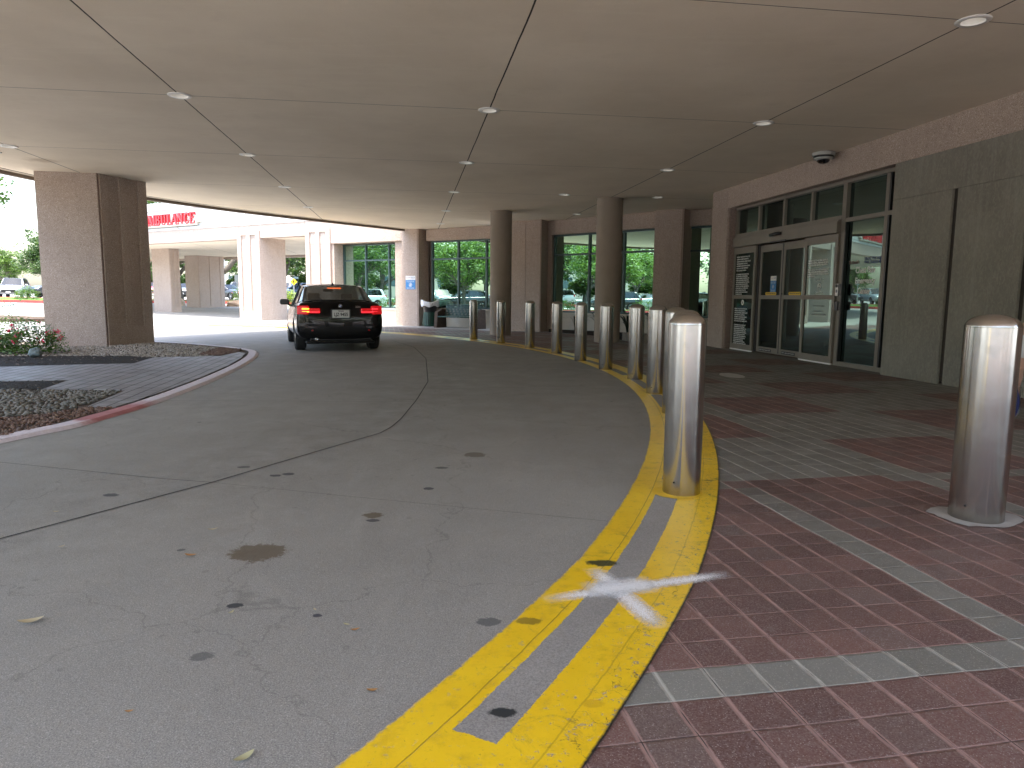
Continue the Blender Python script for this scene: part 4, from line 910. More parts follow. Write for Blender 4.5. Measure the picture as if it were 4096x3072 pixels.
for i in range(62):
    x = .09 + (BL - .18) * i / 61; m.tube([(x + .02 * math.sin(j * 2.2 + i), y, z) for j, (y, z) in enumerate(prof)], .0115, 5)
for y, z in ((-.545, .42), (-.42, .444), (-.28, .432), (-.14, .437)): m.tube([(.08, y, z), (BL - .08, y, z)], .014, 6)
m.build('seat', M_green, bo, True)
m = MB(); prof = [(-.12, .46), (-.09, .52), (-.06, .62), (-.035, .72), (-.015, .82), (.0, .86)]
for i in range(62):
    x = .09 + (BL - .18) * i / 61; m.tube([(x + .02 * math.sin(j * 2.2 + i), y, z) for j, (y, z) in enumerate(prof)], .0115, 5)
for y, z in ((-.12, .47), (-.075, .57), (-.03, .75), (.0, .865)): m.tube([(.08, y, z), (BL - .08, y, z)], .014, 6)
m.build('backrest', M_green, bo, True)
tb = empty('litter_bin', (-3.24, 27.62, .008), label='dark green ribbed litter bin with a white bag folded over its rim', cat='litter bin')
m = MB(); m.lathe([(.20, .02), (.225, .10), (.285, .80), (.30, .86)], 32); m.build('liner', M_black, tb, True)
m = MB()
for i in range(26):
    a = 2 * math.pi * i / 26; m.box(None, (.042, .012, .82), M=Matrix.Rotation(a, 4, 'Z') @ Matrix.Translation((0, -.270, .46)) @ Matrix.Rotation(R(-6.2), 4, 'X'))
m.lathe([(.222, .02), (.245, .02), (.252, .09), (.228, .09)], 32, cap=False); m.lathe([(.30, .84), (.325, .85), (.335, .90), (.31, .90)], 32, cap=False); m.build('ribbed_body', M_green, tb)
m = MB(); random.seed(11); n = 48; rows = [(.30, .80), (.335, .785), (.345, .82), (.352, .90), (.348, .97), (.33, 1.005), (.30, 1.0), (.27, .93)]
vs = []
for k, (r, z) in enumerate(rows):
    for j in range(n):
        a = 2 * math.pi * j / n; w_ = .018 * math.sin(9 * a + k) + .012 * math.sin(17 * a + 2 * k); zz = z + (.05 * math.sin(2 * a + 1.5) if k > 3 else 0) + (.03 * math.sin(5 * a) if k < 2 else 0)
        vs.append(((r + w_) * math.cos(a), (r + w_) * math.sin(a), zz))
m.add(vs, [(i * n + j, i * n + (j + 1) % n, (i + 1) * n + (j + 1) % n, (i + 1) * n + j) for i in range(len(rows) - 1) for j in range(n)])
m.build('bin_bag', flat('white_plastic_bag', (.72, .72, .73), .35), tb, True)

# ------------------------------------------------------------------ planter bed with dark strappy plants before the middle window
M_mulch = m_ground_soil('dark_mulch', (.012, .010, .008), (.05, .038, .028), 45)
bed = [(1.25, 24.2), (2.05, 23.2), (2.75, 21.9), (3.1, 20.2), (3.35, 19.15), (4.75, 18.75), (5.0, 20.5), (4.3, 21.5), (2.9, 22.95)]
m = MB(); m.prism(bed, 0, .11); m.build('planting_bed', M_mulch, kind='structure')
m = MB(); random.seed(5)
EDG = [((3.22, 20.0), (3.32, 19.1)), ((3.30, 19.02), (4.0, 18.88)), ((4.02, 18.88), (4.7, 18.74))]
M_kst = varied('kerb_stone', (.20, .175, .145), .2, 6, .85, 40, .5)
for a, b in EDG:
    a, b = V(a), V(b); n_ = 3; d = (b - a) / n_
    for i in range(n_):
        c = a + d * (i + .5); m.box((c.x, c.y, .11), (d.length * .96, .18, .22 + random.uniform(-.02, .02)), math.atan2(d.y, d.x) + random.uniform(-.03, .03))
put('stone_edging', bevelled(m.mesh('s', M_kst), .02), label='low stone edging of the planting bed behind the nearer round column', cat='edging')
M_dleaf = flat('dark_strap_leaf', (.012, .022, .012), .4)
def strap_plant(loc, hgt, n, label, seed):
    random.seed(seed); o = empty('strap_leaf_plant', (*loc, .11), label=label, cat='plant', group='dark plants in the bed under the middle window')
    m = MB()
    for i in range(n):
        a = random.uniform(0, 6.28); L = hgt * random.uniform(.7, 1.25); lean = random.uniform(.25, .95); w_ = random.uniform(.018, .034); P = []
        for k in range(8):
            t = k / 7; P.append(V((math.cos(a) * L * lean * (t ** 1.5), math.sin(a) * L * lean * (t ** 1.5), L * (math.sin(t * 2.1) * .62))))
        sd = V((-math.sin(a), math.cos(a), 0)); vs = []
        for k, p in enumerate(P):
            q = w_ * (math.sin(min(1, .15 + k / 7) * math.pi) ** .6 + .02); vs += [p + sd * q, p - sd * q + V((0, 0, .004))]
        m.add(vs, [(2 * k, 2 * k + 1, 2 * k + 3, 2 * k + 2) for k in range(7)])
    m.build('leaves', M_dleaf, o)
    m = MB(); m.lathe([(.03, 0), (.025, .05), (.01, .12)], 8); m.build('stem', flat('plant_stem', (.03, .03, .015), .8), o)
strap_plant((2.05, 23.0), .75, 16, 'dark arching strap-leaf plant left of the nearer round column', 1)
strap_plant((2.75, 22.3), .85, 18, 'dark strap-leaf plant just left of the nearer column, by the sill', 2)
strap_plant((3.45, 21.0), .8, 18, 'dark strap-leaf plant right of the nearer round column', 3)
strap_plant((4.1, 20.2), 1.0, 22, 'tallest dark strap-leaf plant before the pink pier', 4)

# ------------------------------------------------------------------ island in the left of the drive
CI = [(-5.3, 2.2), (-4.62, 4.0), (-4.24, 5.69), (-4.10, 6.23), (-4.09, 6.63), (-4.08, 7.13), (-4.10, 7.56), (-4.19, 8.51), (-4.38, 9.9), (-4.67, 11.55), (-5.0, 13.0), (-5.30, 14.0), (-5.62, 14.75), (-6.2, 15.4), (-7.05, 16.1), (-8.05, 16.75), (-9.2, 17.3), (-10.5, 17.6), (-11.7, 17.0), (-12.6, 15.2), (-13.2, 12), (-13.0, 8), (-12, 4.5), (-9.5, 2.0), (-7, 1.3), (-5.3, 2.2)]
CIs = smooth_line(CI, 5)
COo = offset(CIs, -.19); Cm = offset(CIs, -.14)
m = MB(); n = len(CIs)
m.strip(CIs, Cm, lambda i: (.034, .032)); m.strip(Cm, COo, lambda i: (.032, .006)); m.build('island_kerb', m_kerb_red(), kind='structure')
M_soil = m_ground_soil('island_soil', (.05, .036, .026), (.12, .085, .06), 30)
MB().sheet(CIs[:-1], .022).build('island_soil', M_soil, kind='structure')
PATH = [(-4.43, 7.22), (-4.72, 8.5), (-5.75, 8.5), (-6.0, 9.4), (-12.6, 8.0), (-12.8, 9.6), (-8.11, 11.0), (-7.07, 11.5), (-6.38, 11.74), (-6.65, 12.9), (-5.6, 13.3), (-5.62, 14.3), (-5.36, 14.0), (-5.05, 13.0), (-4.71, 11.55), (-4.42, 9.9), (-4.23, 8.51), (-4.14, 7.56), (-4.13, 7.2)]
m = MB(); m.prism(PATH, .015, .036); m.build('paved_path', M_pav2, kind='structure')
def inside(p, poly):
    c = False; n = len(poly); j = n - 1
    for i in range(n):
        if (poly[i][1] > p[1]) != (poly[j][1] > p[1]) and p[0] < (poly[j][0] - poly[i][0]) * (p[1] - poly[i][1]) / (poly[j][1] - poly[i][1]) + poly[i][0]: c = not c
        j = i
    return c
ICO = bmesh.new(); bmesh.ops.create_icosphere(ICO, subdivisions=1, radius=1); ICV = [v.co.copy() for v in ICO.verts]; ICF = [[v.index for v in f.verts] for f in ICO.faces]; ICO.free()
def scatter(name, poly, n, r0, r1, z, mat, seed, flatk=.55, smooth=True, avoid=None):
    random.seed(seed); xs_ = [p[0] for p in poly]; ys_ = [p[1] for p in poly]; m = MB(); c = 0; tries = 0
    while c < n and tries < n * 12:
        tries += 1
        p = (random.uniform(min(xs_), max(xs_)), random.uniform(min(ys_), max(ys_)))
        if not inside(p, poly) or (avoid and inside(p, avoid)): continue
        r = random.uniform(r0, r1); a = random.uniform(0, 6.28)
        M = Matrix.Translation((p[0], p[1], z + r * flatk * random.uniform(.1, .9))) @ Matrix.Rotation(a, 4, 'Z') @ Matrix.Rotation(random.uniform(-.4, .4), 4, 'X') @ Matrix.Diagonal((r * random.uniform(1, 1.5), r * random.uniform(.7, 1), r * flatk * random.uniform(.8, 1.2), 1))
        j = [1 + random.uniform(-.12, .12) for _ in ICV]
        m.add([M @ (v * k) for v, k in zip(ICV, j)], ICF); c += 1
    return m.build(name, mat, None, smooth, kind='stuff')
PILP = [(-10.4, 15.45), (-9.1, 15.68), (-8.66, 17.0), (-10, 17)]
G1 = [(-5.75, 13.35), (-6.65, 13.0), (-7.3, 13.15), (-8.9, 13.0), (-11.8, 12.2), (-12.4, 14.8), (-11.4, 16.8), (-10.4, 17.3), (-9.2, 17.1), (-8.05, 16.55), (-7.05, 15.9), (-6.2, 15.2), (-5.75, 14.6)]
G2 = [(-4.62, 6.72), (-4.85, 6.55), (-5.6, 6.0), (-7.5, 5.6), (-9.5, 5.8), (-9.5, 8.4), (-6.28, 8.49), (-5.74, 8.46), (-4.76, 8.44), (-4.5, 7.25)]
M_peb = m_stone('river_pebbles', [(.20, .16, .12), (.36, .30, .23), (.46, .40, .32), (.27, .23, .19), (.52, .47, .40), (.16, .14, .12)])
M_peb2 = m_stone('grey_river_pebbles', [(.10, .095, .08), (.19, .18, .15), (.27, .25, .21), (.15, .13, .105), (.22, .185, .15)])
M_lava = m_stone('red_lava_gravel', [(.13, .07, .05), (.19, .11, .08), (.24, .155, .11), (.10, .06, .05)])
scatter('pale_pebbles', G1, 7000, .013, .027, .024, M_peb, 21, .6, True, PILP)
scatter('grey_pebbles', G2, 6500, .013, .028, .024, M_peb2, 22, .55)
G3 = [(-4.14, 5.75), (-4.14, 7.2), (-4.43, 7.2), (-4.6, 6.68), (-4.85, 6.5), (-5.6, 5.95), (-7.5, 5.5), (-7.5, 3.6), (-4.75, 4.0)]
scatter('lava_gravel', G3, 6000, .009, .019, .022, M_lava, 23, .8, False)
G4 = [(-5.4, 14.25), (-5.64, 14.3), (-5.72, 14.75), (-6.2, 15.3), (-5.75, 14.9)]
scatter('lava_gravel', [(-5.62, 14.3), (-5.6, 13.4), (-6.1, 13.6), (-6.4, 15.2), (-5.8, 14.9)], 900, .012, .026, .035, M_lava, 24, .8, False)
MU1 = [(-6.42, 11.76), (-6.68, 12.88), (-7.3, 13.2), (-8.9, 13.05), (-12, 12.3), (-12.6, 9.7), (-8.11, 11.04), (-7.07, 11.55)]
MU2 = [(-5.78, 8.52), (-6.02, 9.36), (-12.4, 7.9), (-9.6, 8.3), (-6.28, 8.5)]
m = MB(); m.sheet(MU1, .032); m.sheet(MU2, .032); m.build('mulch', M_mulch, kind='stuff')
random.seed(31); m = MB()
for k in range(1500):
    P = MU1 if k % 2 else MU2
    p = (random.uniform(-9.5, -5.7), random.uniform(8.2, 13.2))
    if not inside(p, P): continue
    M = Matrix.Translation((p[0], p[1], .038)) @ Matrix.Rotation(random.uniform(0, 6.3), 4, 'Z') @ Matrix.Rotation(random.uniform(-.5, .5), 4, 'X')
    m.box(None, (random.uniform(.02, .06), random.uniform(.006, .016), .006), M=M)
m.build('bark_chips', m_stone('bark_chips', [(.02, .014, .01), (.05, .035, .025), (.09, .065, .045), (.28, .22, .16)]), kind='stuff')
def rock(loc, r, label, mat, seed, sq=.8, cat='rock'):
    bm = bmesh.new(); bmesh.ops.create_icosphere(bm, subdivisions=3, radius=1)
    for v in bm.verts:
        k = 1 + .35 * noise.noise(v.co * 1.3 + V((seed, 0, 0))) + .12 * noise.noise(v.co * 4 + V((0, seed, 0))); v.co *= k; v.co.z *= sq
    me = bpy.data.meshes.new('rock'); bm.to_mesh(me); bm.free(); me.transform(Matrix.Scale(r, 4)); me.materials.append(mat)
    return put('rock', me, loc=loc, label=label, cat=cat)
rock((-8.72, 12.75, .12), .11, 'small blue-grey rock at the foot of the flowering bush', varied('blue_grey_rock', (.16, .20, .20), .3, 14, .8), 3, .8)

# leaves and bushes
def leaf_cloud(m, pts, s0, s1, seed=0, up=.3):
    random.seed(seed)
    for p in pts:
        s = random.uniform(s0, s1); a = random.uniform(0, 6.28); tl = random.uniform(-1.1, 1.1)
        M = Matrix.Translation(p) @ Matrix.Rotation(a, 4, 'Z') @ Matrix.Rotation(tl, 4, 'X') @ Matrix.Rotation(random.uniform(-.6, .6), 4, 'Y')
        vs = [M @ V(q) for q in ((-s * .42, 0, 0), (0, -s * .28, s * .04), (s * .58, 0, -s * .05), (0, s * .28, s * .04))]
        m.add(vs, [(0, 1, 2, 3)])
M_bleaf = m_leaf('bush_leaf', (.05, .115, .03), (.13, .23, .05)); M_flow = flat('red_petals', (.72, .04, .10), .5); M_twig = flat('twig', (.10, .075, .05), .8)
def bush(name, loc, rx, ry, h, n, s, label, seed, flowers=0, mat=None, cat='bush', fc=None, group=None):
    random.seed(seed); o = empty(name, loc, label=label, cat=cat, group=group); pts = []
    for i in range(n):
        a = random.uniform(0, 6.28); e = math.asin(random.uniform(-.1, 1)); r = random.uniform(.45, 1) ** .5 * (1 + .25 * noise.noise(V((math.cos(a) * 2, math.sin(a) * 2, e * 2 + seed))))
        pts.append(V((rx * r * math.cos(a) * math.cos(e), ry * r * math.sin(a) * math.cos(e), max(.02, h * (.12 + .88 * r * math.sin(e) * random.uniform(.75, 1.1))))))
    m = MB(); leaf_cloud(m, pts, s * .7, s * 1.4, seed); m.build('foliage', mat or M_bleaf, o)
    m = MB()
    for i in range(16):
        p = random.choice(pts); m.tube([(0, 0, 0), (p.x * .4, p.y * .4, p.z * .5), p * 1.08], [.010, .006, .002], 5)
    m.build('stems', M_twig, o)
    if flowers:
        m = MB()
        for i in range(flowers):
            p = random.choice(pts)
            if p.z < h * .35: continue
            for k in range(7):
                q = p * 1.06 + V((random.uniform(-.045, .045), random.uniform(-.045, .045), random.uniform(-.03, .045)))
                M = Matrix.Translation(q) @ Matrix.Rotation(random.uniform(0, 6), 4, 'Z') @ Matrix.Rotation(random.uniform(-1, 1), 4, 'X')
                m.add([M @ (v * .016) for v in ICV], ICF)
        m.build('flowers', fc or M_flow, o)
    return o
bush('flowering_bush', (-9.35, 13.6, .03), .62, .55, .62, 2600, .05, 'green bush with red flowers growing against the big pillar', 41, 30, group=None)
bush('rose_bush', (-10.35, 13.4, .03), .85, .7, .58, 3600, .05, 'wide low green bush at the left frame edge beside the red-flowered one', 42, 14)
bush('tall_wispy_shrub', (-10.75, 15.1, .03), .4, .35, 1.0, 700, .045, 'taller wispy shrub in sun at the outer edge of the big pillar', 43, 0)
M_yleaf = m_leaf('yellow_green_leaf', (.22, .34, .03), (.36, .46, .05))
bush('shrub', (-30.6, 62.5, gz(30.6, 62.5)), 1.3, 1.2, 2.2, 1600, .16, 'bright yellow-green shrub seen between the ambulance canopy pillars', 44, 0, M_yleaf)
bush('shrub', (-22.1, 53.2, gz(22, 53)), .35, .35, 1.4, 260, .12, 'sliver of yellow-green shrub right of the brown grooved pillar', 45, 0, M_yleaf)
bush('flowering_shrub', (-20.3, 53.8, gz(20, 54)), 1.2, 1.0, 1.9, 1500, .13, 'flowering shrub with pink-red heads behind the sandstone boulder', 46, 60, None, 'bush', flat('coral_petals', (.62, .10, .10), .5))
rock((-20.35, 51.6, .36), .66, 'sandstone boulder beside the canopy pillar in the gravel', varied('sandstone', (.40, .27, .17), .3, 2, .85, 12, .6), 7, .55)
rock((-24.4, 51.2, .4), .55, 'upright tan boulder at the foot of the yellow-green shrub', varied('tan_rock', (.44, .34, .24), .3, 3, .85, 12, .6), 9, 1.1)
bush('clipped_hedge', (-37.5, 54.3, gz(37.5, 54)), 1.0, .8, 1.25, 1500, .10, 'clipped square hedge beside the parked black car, left of the big pillar', 47)
# gravel strip by the far pillars
MB().prism([(-21.9, 41.5), (-20.3, 40.2), (-19.2, 42.2), (-18.3, 47.2), (-17.5, 52), (-27, 56), (-28, 50), (-25, 46)], 0, .09).build('gravel_bed', m_ground_soil('far_gravel', (.22, .18, .14), (.50, .44, .36), 9), kind='structure')
# ------------------------------------------------------------------ cars
M_tyre = varied('tyre_rubber', (.018, .018, .018), .2, 12, .85); M_rim = flat('alloy_rim', (.55, .56, .57), .28, 1.)
M_cg = m_carglass('car_glass', .55); M_cgd = m_carglass('dark_car_glass', .18)
M_int = flat('car_interior', (.022, .020, .019), .7); M_seat = flat('seat_leather', (.035, .030, .028), .55)
M_hl = flat('headlamp_clear', (.75, .78, .8), .08, .6); M_tl = flat('tail_lamp_red', (.35, .01, .012), .15); M_plate = flat('plate_white', (.62, .62, .60), .5); M_grille = flat('black_grille', (.012, .012, .013), .35)
ST = {'sedan': [(-.825, .60, .38, .66, .70), (-.80, .79, .27, .82, .86), (-.75, .86, .235, .96, .985), (-.70, .88, .23, 1.015, 1.05), (-.62, .89, .225, 1.02, 1.09), (-.3, .90, .22, 1.02, 1.10), (.3, .905, .20, 1.0, 1.08), (1.3, .905, .19, .97, 1.05), (2.35, .90, .19, .95, 1.02), (2.9, .895, .20, .90, .98), (3.4, .87, .21, .80, .90), (3.66, .80, .24, .70, .78), (3.80, .66, .30, .58, .63)],
      'suv': [(-.93, .66, .46, .72, .76), (-.90, .84, .36, .95, 1.0), (-.86, .90, .34, 1.10, 1.12), (-.75, .93, .33, 1.14, 1.16), (-.3, .945, .32, 1.14, 1.16), (.5, .95, .30, 1.12, 1.15), (1.5, .95, .30, 1.10, 1.14), (2.4, .945, .30, 1.08, 1.14), (3.0, .935, .31, 1.04, 1.12), (3.5, .91, .33, .97, 1.05), (3.72, .84, .37, .84, .90), (3.84, .70, .44, .68, .72)]}
GH = {'sedan': dict(RB=(.70, -.32, 1.085), RT=(.585, .42, 1.375), SB0=(.81, .10, 1.02), SB1=(.845, 1.2, .985), SB2=(.82, 2.25, .97), FB=(.74, 2.52, 1.0), ST0=(.625, .54, 1.37), ST1=(.65, 1.2, 1.405), ST2=(.625, 1.72, 1.38), FT=(.60, 1.78, 1.40), crown=.055, wr=.325, wb=2.81),
      'suv': dict(RB=(.76, -.84, 1.14), RT=(.64, -.50, 1.66), SB0=(.84, -.55, 1.13), SB1=(.87, 1.1, 1.10), SB2=(.85, 2.15, 1.09), FB=(.76, 2.55, 1.12), ST0=(.68, -.30, 1.66), ST1=(.71, 1.1, 1.71), ST2=(.68, 1.65, 1.67), FT=(.62, 1.72, 1.685), crown=.03, wr=.37, wb=2.80)}
def body_mesh(kind, paint, sub=2):
    rows = []
    for (y, w, zb, zt, zc) in ST[kind]:
        h = zt - zb
        half = [(0, zb), (.78 * w, zb), (.965 * w, zb + .10 * min(1, h / .5)), (w, zb + .36 * h), (.992 * w, zb + .70 * h), (.94 * w, zt - .012), (.84 * w, zt + .45 * (zc - zt)), (.42 * w, zc - .006), (0, zc)]
        full = half + [(-x, z) for x, z in half[-2:0:-1]]; rows.append([V((x, y, z)) for x, z in full])
    n = len(rows[0]); m = MB(); m.add([p for r_ in rows for p in r_], [(i * n + j, (i + 1) * n + j, (i + 1) * n + (j + 1) % n, i * n + (j + 1) % n) for i in range(len(rows) - 1) for j in range(n)] + [list(range(n)), list(range((len(rows) - 1) * n, len(rows) * n))[::-1]])
    me = m.mesh('body', [paint, M_black], True)
    bm = bmesh.new(); bm.from_mesh(me); bmesh.ops.recalc_face_normals(bm, faces=bm.faces); bm.to_mesh(me); bm.free()
    o = bpy.data.objects.new('tmp', me); COL.objects.link(o); s = o.modifiers.new('s', 'SUBSURF'); s.levels = s.render_levels = sub
    me2 = baked(o); g_ = GH[kind]
    o = bpy.data.objects.new('tmp', me2); COL.objects.link(o); cut = MB()
    for y in (0, g_['wb']):
        for sx in (-1, 1): cut.lathe([(g_['wr'] + .045, -.14), (g_['wr'] + .045, .14)], 40, Matrix.Translation((sx * .86, y, g_['wr'])) @ Matrix.Rotation(R(90), 4, 'Y'))
    cm = cut.mesh('cut', [M_black, M_black])
    for p_ in cm.polygons: p_.material_index = 1
    c = bpy.data.objects.new('cut', cm); COL.objects.link(c)
    b = o.modifiers.new('b', 'BOOLEAN'); b.object = c; b.operation = 'DIFFERENCE'; b.solver = 'EXACT'
    me3 = baked(o); bpy.data.objects.remove(c)
    me3.polygons.foreach_set('use_smooth', [True] * len(me3.polygons)); me3.set_sharp_from_angle(angle=R(38))
    return me3
def mir(m, fn):
    for s in (1, -1): fn(lambda p: (p[0] * s, p[1], p[2]), s)
def wheel(o, loc, r, side, detail=True):
    M = Matrix.Rotation(R(90) * side, 4, 'Y')
    m = MB(); m.lathe([(r * .66, -.10), (r * .9, -.112), (r * .985, -.09), (r, -.05), (r, .05), (r * .985, .09), (r * .9, .112), (r * .66, .10)], 40, M, cap=False)
    t = m.build('wheel', M_tyre, o, 40, loc)
    m = MB(); m.lathe([(r * .67, .095), (r * .63, .098), (r * .60, .06), (r * .60, -.08)], 40, M, cap=False); m.lathe([(.001, .075), (r * .16, .08), (r * .17, .05)], 20, M, cap=False)
    k = 10 if detail else 5
    for i in range(k):
        a = 2 * math.pi * i / k; w_ = .020 if detail else .05
        m.box(None, (r * .5, w_, .02), M=M @ Matrix.Rotation(a, 4, 'Z') @ Matrix.Translation((r * .37, 0, .072)))
    m.build('rim', M_rim, t, 40)
    m = MB(); m.lathe([(r * .60, .0), (.001, .0)], 24, M, cap=False); m.build('brake_disc', M_black, t)
def make_car(kind, paint, label, name='parked_car', glass=None, hero=False, sub=2, group=None):
    o = empty(name, (0, 0, 0), label=label, cat='car' if kind == 'sedan' else 'SUV', group=group)
    g_ = GH[kind]; q = lambda k, s=1: (g_[k][0] * s, g_[k][1], g_[k][2])
    put('body', body_mesh(kind, paint, sub), o)
    glass = glass or M_cgd
    up = lambda p, d: (p[0], p[1], p[2] + d)
    # roof and pillars
    m = MB()
    lv = ['RT', 'ST0', 'ST1', 'ST2', 'FT']
    rows = [[q('RT', -1), q('RT')]] + [[q(k, -1), q(k)] for k in ('ST0', 'ST1', 'ST2')] + [[q('FT', -1), q('FT')]]
    vs = []; nn = 8
    for L_r in rows:
        a, b = V(L_r[0]), V(L_r[1])
        for i in range(nn + 1):
            t = i / nn; p = a.lerp(b, t); p.z += g_['crown'] * (1 - (2 * t - 1) ** 2) ** .8; vs.append(p)
    m.add(vs, [(j * (nn + 1) + i, j * (nn + 1) + i + 1, (j + 1) * (nn + 1) + i + 1, (j + 1) * (nn + 1) + i) for j in range(len(rows) - 1) for i in range(nn)])
    for s in (1, -1):
        dn = lambda k: (g_[k][0] * s * 1.0, g_[k][1], g_[k][2] - .05)
        m.patch(dn('RB'), dn('SB0'), q('ST0', s), q('RT', s), 4, 6, .012 * s)          # C-pillar
        m.patch(dn('FB'), dn('SB2'), q('ST2', s), q('FT', s), 2, 4, .008 * -s)          # A-pillar
        m.tube([V(q('ST0', s)) + V((s * .004, -.02, -.006)), V(q('ST1', s)) + V((s * .006, 0, -.004)), V(q('ST2', s)) + V((s * .004, 0, -.004)), V(dn('SB2'))], .018, 6)
        m.tube([V(q('ST0', s)) + V((s * .004, 0, -.006)), V(dn('SB0'))], .022, 6)
    me = m.mesh('roof', paint, 50); bm = bmesh.new(); bm.from_mesh(me); bmesh.ops.solidify(bm, geom=bm.faces, thickness=.004); bm.to_mesh(me); bm.free(); put('roof', me, o)
    for s in (1, -1):
        m = MB(); m.tube([V(q('ST1', s)) + V((s * .004, 0, 0)), V((g_['SB1'][0] * s, g_['SB1'][1], g_['SB1'][2] - .04))], .03, 6); m.build('window_pillar', M_black, o)
    # glass
    b_ = lambda k, s=1: (g_[k][0] * s, g_[k][1], g_[k][2] - .04)
    m = MB(); m.patch(b_('RB', -1), b_('RB'), q('RT'), q('RT', -1), 10, 6, .05, (0, -1, .5)); m.build('rear_window', glass, o, True)
    m = MB(); m.patch(b_('FB'), b_('FB', -1), q('FT', -1), q('FT'), 10, 6, .06, (0, 1, .6)); m.build('windscreen', glass, o, True)
    for s in (1, -1):
        m = MB(); m.patch(b_('SB0', s), b_('SB1', s), q('ST1', s), q('ST0', s), 2, 2); m.build('side_window', glass, o)
        m = MB(); m.patch(b_('SB1', s), b_('SB2', s), q('ST2', s), q('ST1', s), 2, 2); m.build('side_window', glass, o)
    # seats
    m = MB()
    zt = g_['ST1'][2]
    for x in (-.37, .37):
        m.box((x, 1.25, zt - .62), (.50, .16, .52)); m.box((x, 1.20, zt - .255), (.27, .10, .17))
        m.box((x * 1.0, .30 if kind == 'sedan' else .1, zt - .35), (.26, .09, .13))
    m.box((0, 2.3, g_['SB2'][2] - .02), (1.3, .35, .06))
    put('seats', bevelled(m.mesh('seat', M_seat), .05, 3), o)
    for y in (0, g_['wb']):
        for s in (1, -1): wheel(o, (s * .77, y, g_['wr']), g_['wr'], s, hero)
    for s in (1, -1):
        m = MB(); m.box((s * (g_['SB2'][0] + .155), g_['SB2'][1] - .22, g_['SB2'][2] + .05), (.22, .12, .135)); mm = bevelled(m.mesh('mirror', paint), .045, 4)
        mr = put('wing_mirror', mm, o)
        m = MB(); m.box((s * (g_['SB2'][0] + .16), g_['SB2'][1] - .283, g_['SB2'][2] + .05), (.18, .006, .10)); m.build('mirror_glass', M_dkgrey, mr)
        m = MB(); m.tube([(s * (g_['SB2'][0] + .08), g_['SB2'][1] - .2, g_['SB2'][2] - .01), (s * (g_['SB2'][0] - .03), g_['SB2'][1] - .18, g_['SB2'][2] - .05)], .022, 6); m.build('mirror_arm', M_black, mr)
    if not hero:
        S_ = ST[kind]; fy, fz = S_[-2][0] - .02, S_[-2][3]
        for s in (1, -1):
            m = MB(); m.box(None, (.36, .22, .15), M=Matrix.Translation((s * .64, fy - .06, fz - .07)) @ Matrix.Rotation(s * -.42, 4, 'Z')); put('headlight', bevelled(m.mesh('h', M_hl), .04), o)
            ry = S_[2][0]; m = MB(); m.box((s * .74, ry + .03, S_[2][3] - .07 if kind == 'sedan' else 1.02), (.30, .14, .14) if kind == 'sedan' else (.18, .14, .34)); put('tail_light', bevelled(m.mesh('t', M_tl), .03), o)
        m = MB(); m.box((0, S_[-1][0] - .03, S_[-1][3] - .07), (1.0, .10, .20)); m.box((0, S_[-1][0] - .035, S_[-1][2] + .06), (1.25, .10, .09)); put('grille', bevelled(m.mesh('g', M_grille), .02), o)
        m = MB(); m.box((0, S_[-1][0] + .045, S_[-1][2] + .06), (.32, .012, .14)); m.build('front_plate', M_plate, o)
        m = MB(); m.box((0, S_[0][0] - .02, S_[0][3] + .0), (.32, .03, .15)); m.build('rear_plate', M_plate, o)
        if kind == 'suv':
            m = MB()
            for s in (1, -1): m.tube([(s * .62, -.35, 1.73), (s * .64, .4, 1.765), (s * .62, 1.45, 1.74)], .018, 6)
            m.build('roof_rails', M_black, o)
    return o

# the black saloon in the drive
M_blk = m_paint_car('black_car_paint', (.0032, .0032, .0038), .25, .45, .15)
bm_ = make_car('sedan', M_blk, 'black saloon car seen from behind with glowing tail lights, stopped in the drive', 'black_car', M_cg, True, 3)
bm_.scale = (1.03, 1, 1.01); bm_.location = (-3.94, 15.70, .004); bm_.rotation_euler.z = R(20.5)
M_tlo = emit('lit_tail_lamp', (1., .015, .02), .055, (.30, .004, .006)); M_tbar = emit('lit_light_bar', (1., .03, .045), .27); M_amb = emit('lit_indicator', (1., .36, .02), .65); M_hi = emit('lit_high_brake_lamp', (1., .16, .03), .5)
for s in (1, -1):
    m = MB(); m.box(None, (.235, .13, .185), M=Matrix.Translation((s * .735, -.728, .875)) @ Matrix.Rotation(s * .42, 4, 'Z') @ Matrix.Rotation(R(-6), 4, 'X')); m.box(None, (.24, .08, .105), M=Matrix.Translation((s * .53, -.795, .862)) @ Matrix.Rotation(s * .10, 4, 'Z') @ Matrix.Rotation(R(-8), 4, 'X'))
    L = put('tail_light', bevelled(m.mesh('t', M_tlo), .022, 3), bm_)
    m = MB()
    for z in (.905, .845): m.box(None, (.15, .01, .026), M=Matrix.Translation((s * .70, -.813, z)) @ Matrix.Rotation(s * .42, 4, 'Z'))
    put('light_bar', bevelled(m.mesh('l', M_amb if s < 0 else M_tbar), .008), L)
    m = MB(); m.box(None, (.22, .01, .020), M=Matrix.Translation((s * .53, -.838, .838)) @ Matrix.Rotation(s * .10, 4, 'Z')); put('light_bar', bevelled(m.mesh('l', M_tbar), .006), L)
    m = MB(); m.box(None, (.19, .02, .028), M=Matrix.Translation((s * .645, -.79, .455)) @ Matrix.Rotation(s * .30, 4, 'Z')); put('reflector', bevelled(m.mesh('r', M_tl), .006), bm_)
m = MB(); m.box((0, -.838, .80), (.345, .02, .165)); pl = put('number_plate', bevelled(m.mesh('p', M_plate), .012), bm_)
Mp = Matrix.Translation((0, -.850, 0)) @ Matrix.Rotation(R(90), 4, 'X')
M_ptx = flat('plate_text', (.03, .03, .035), .5)
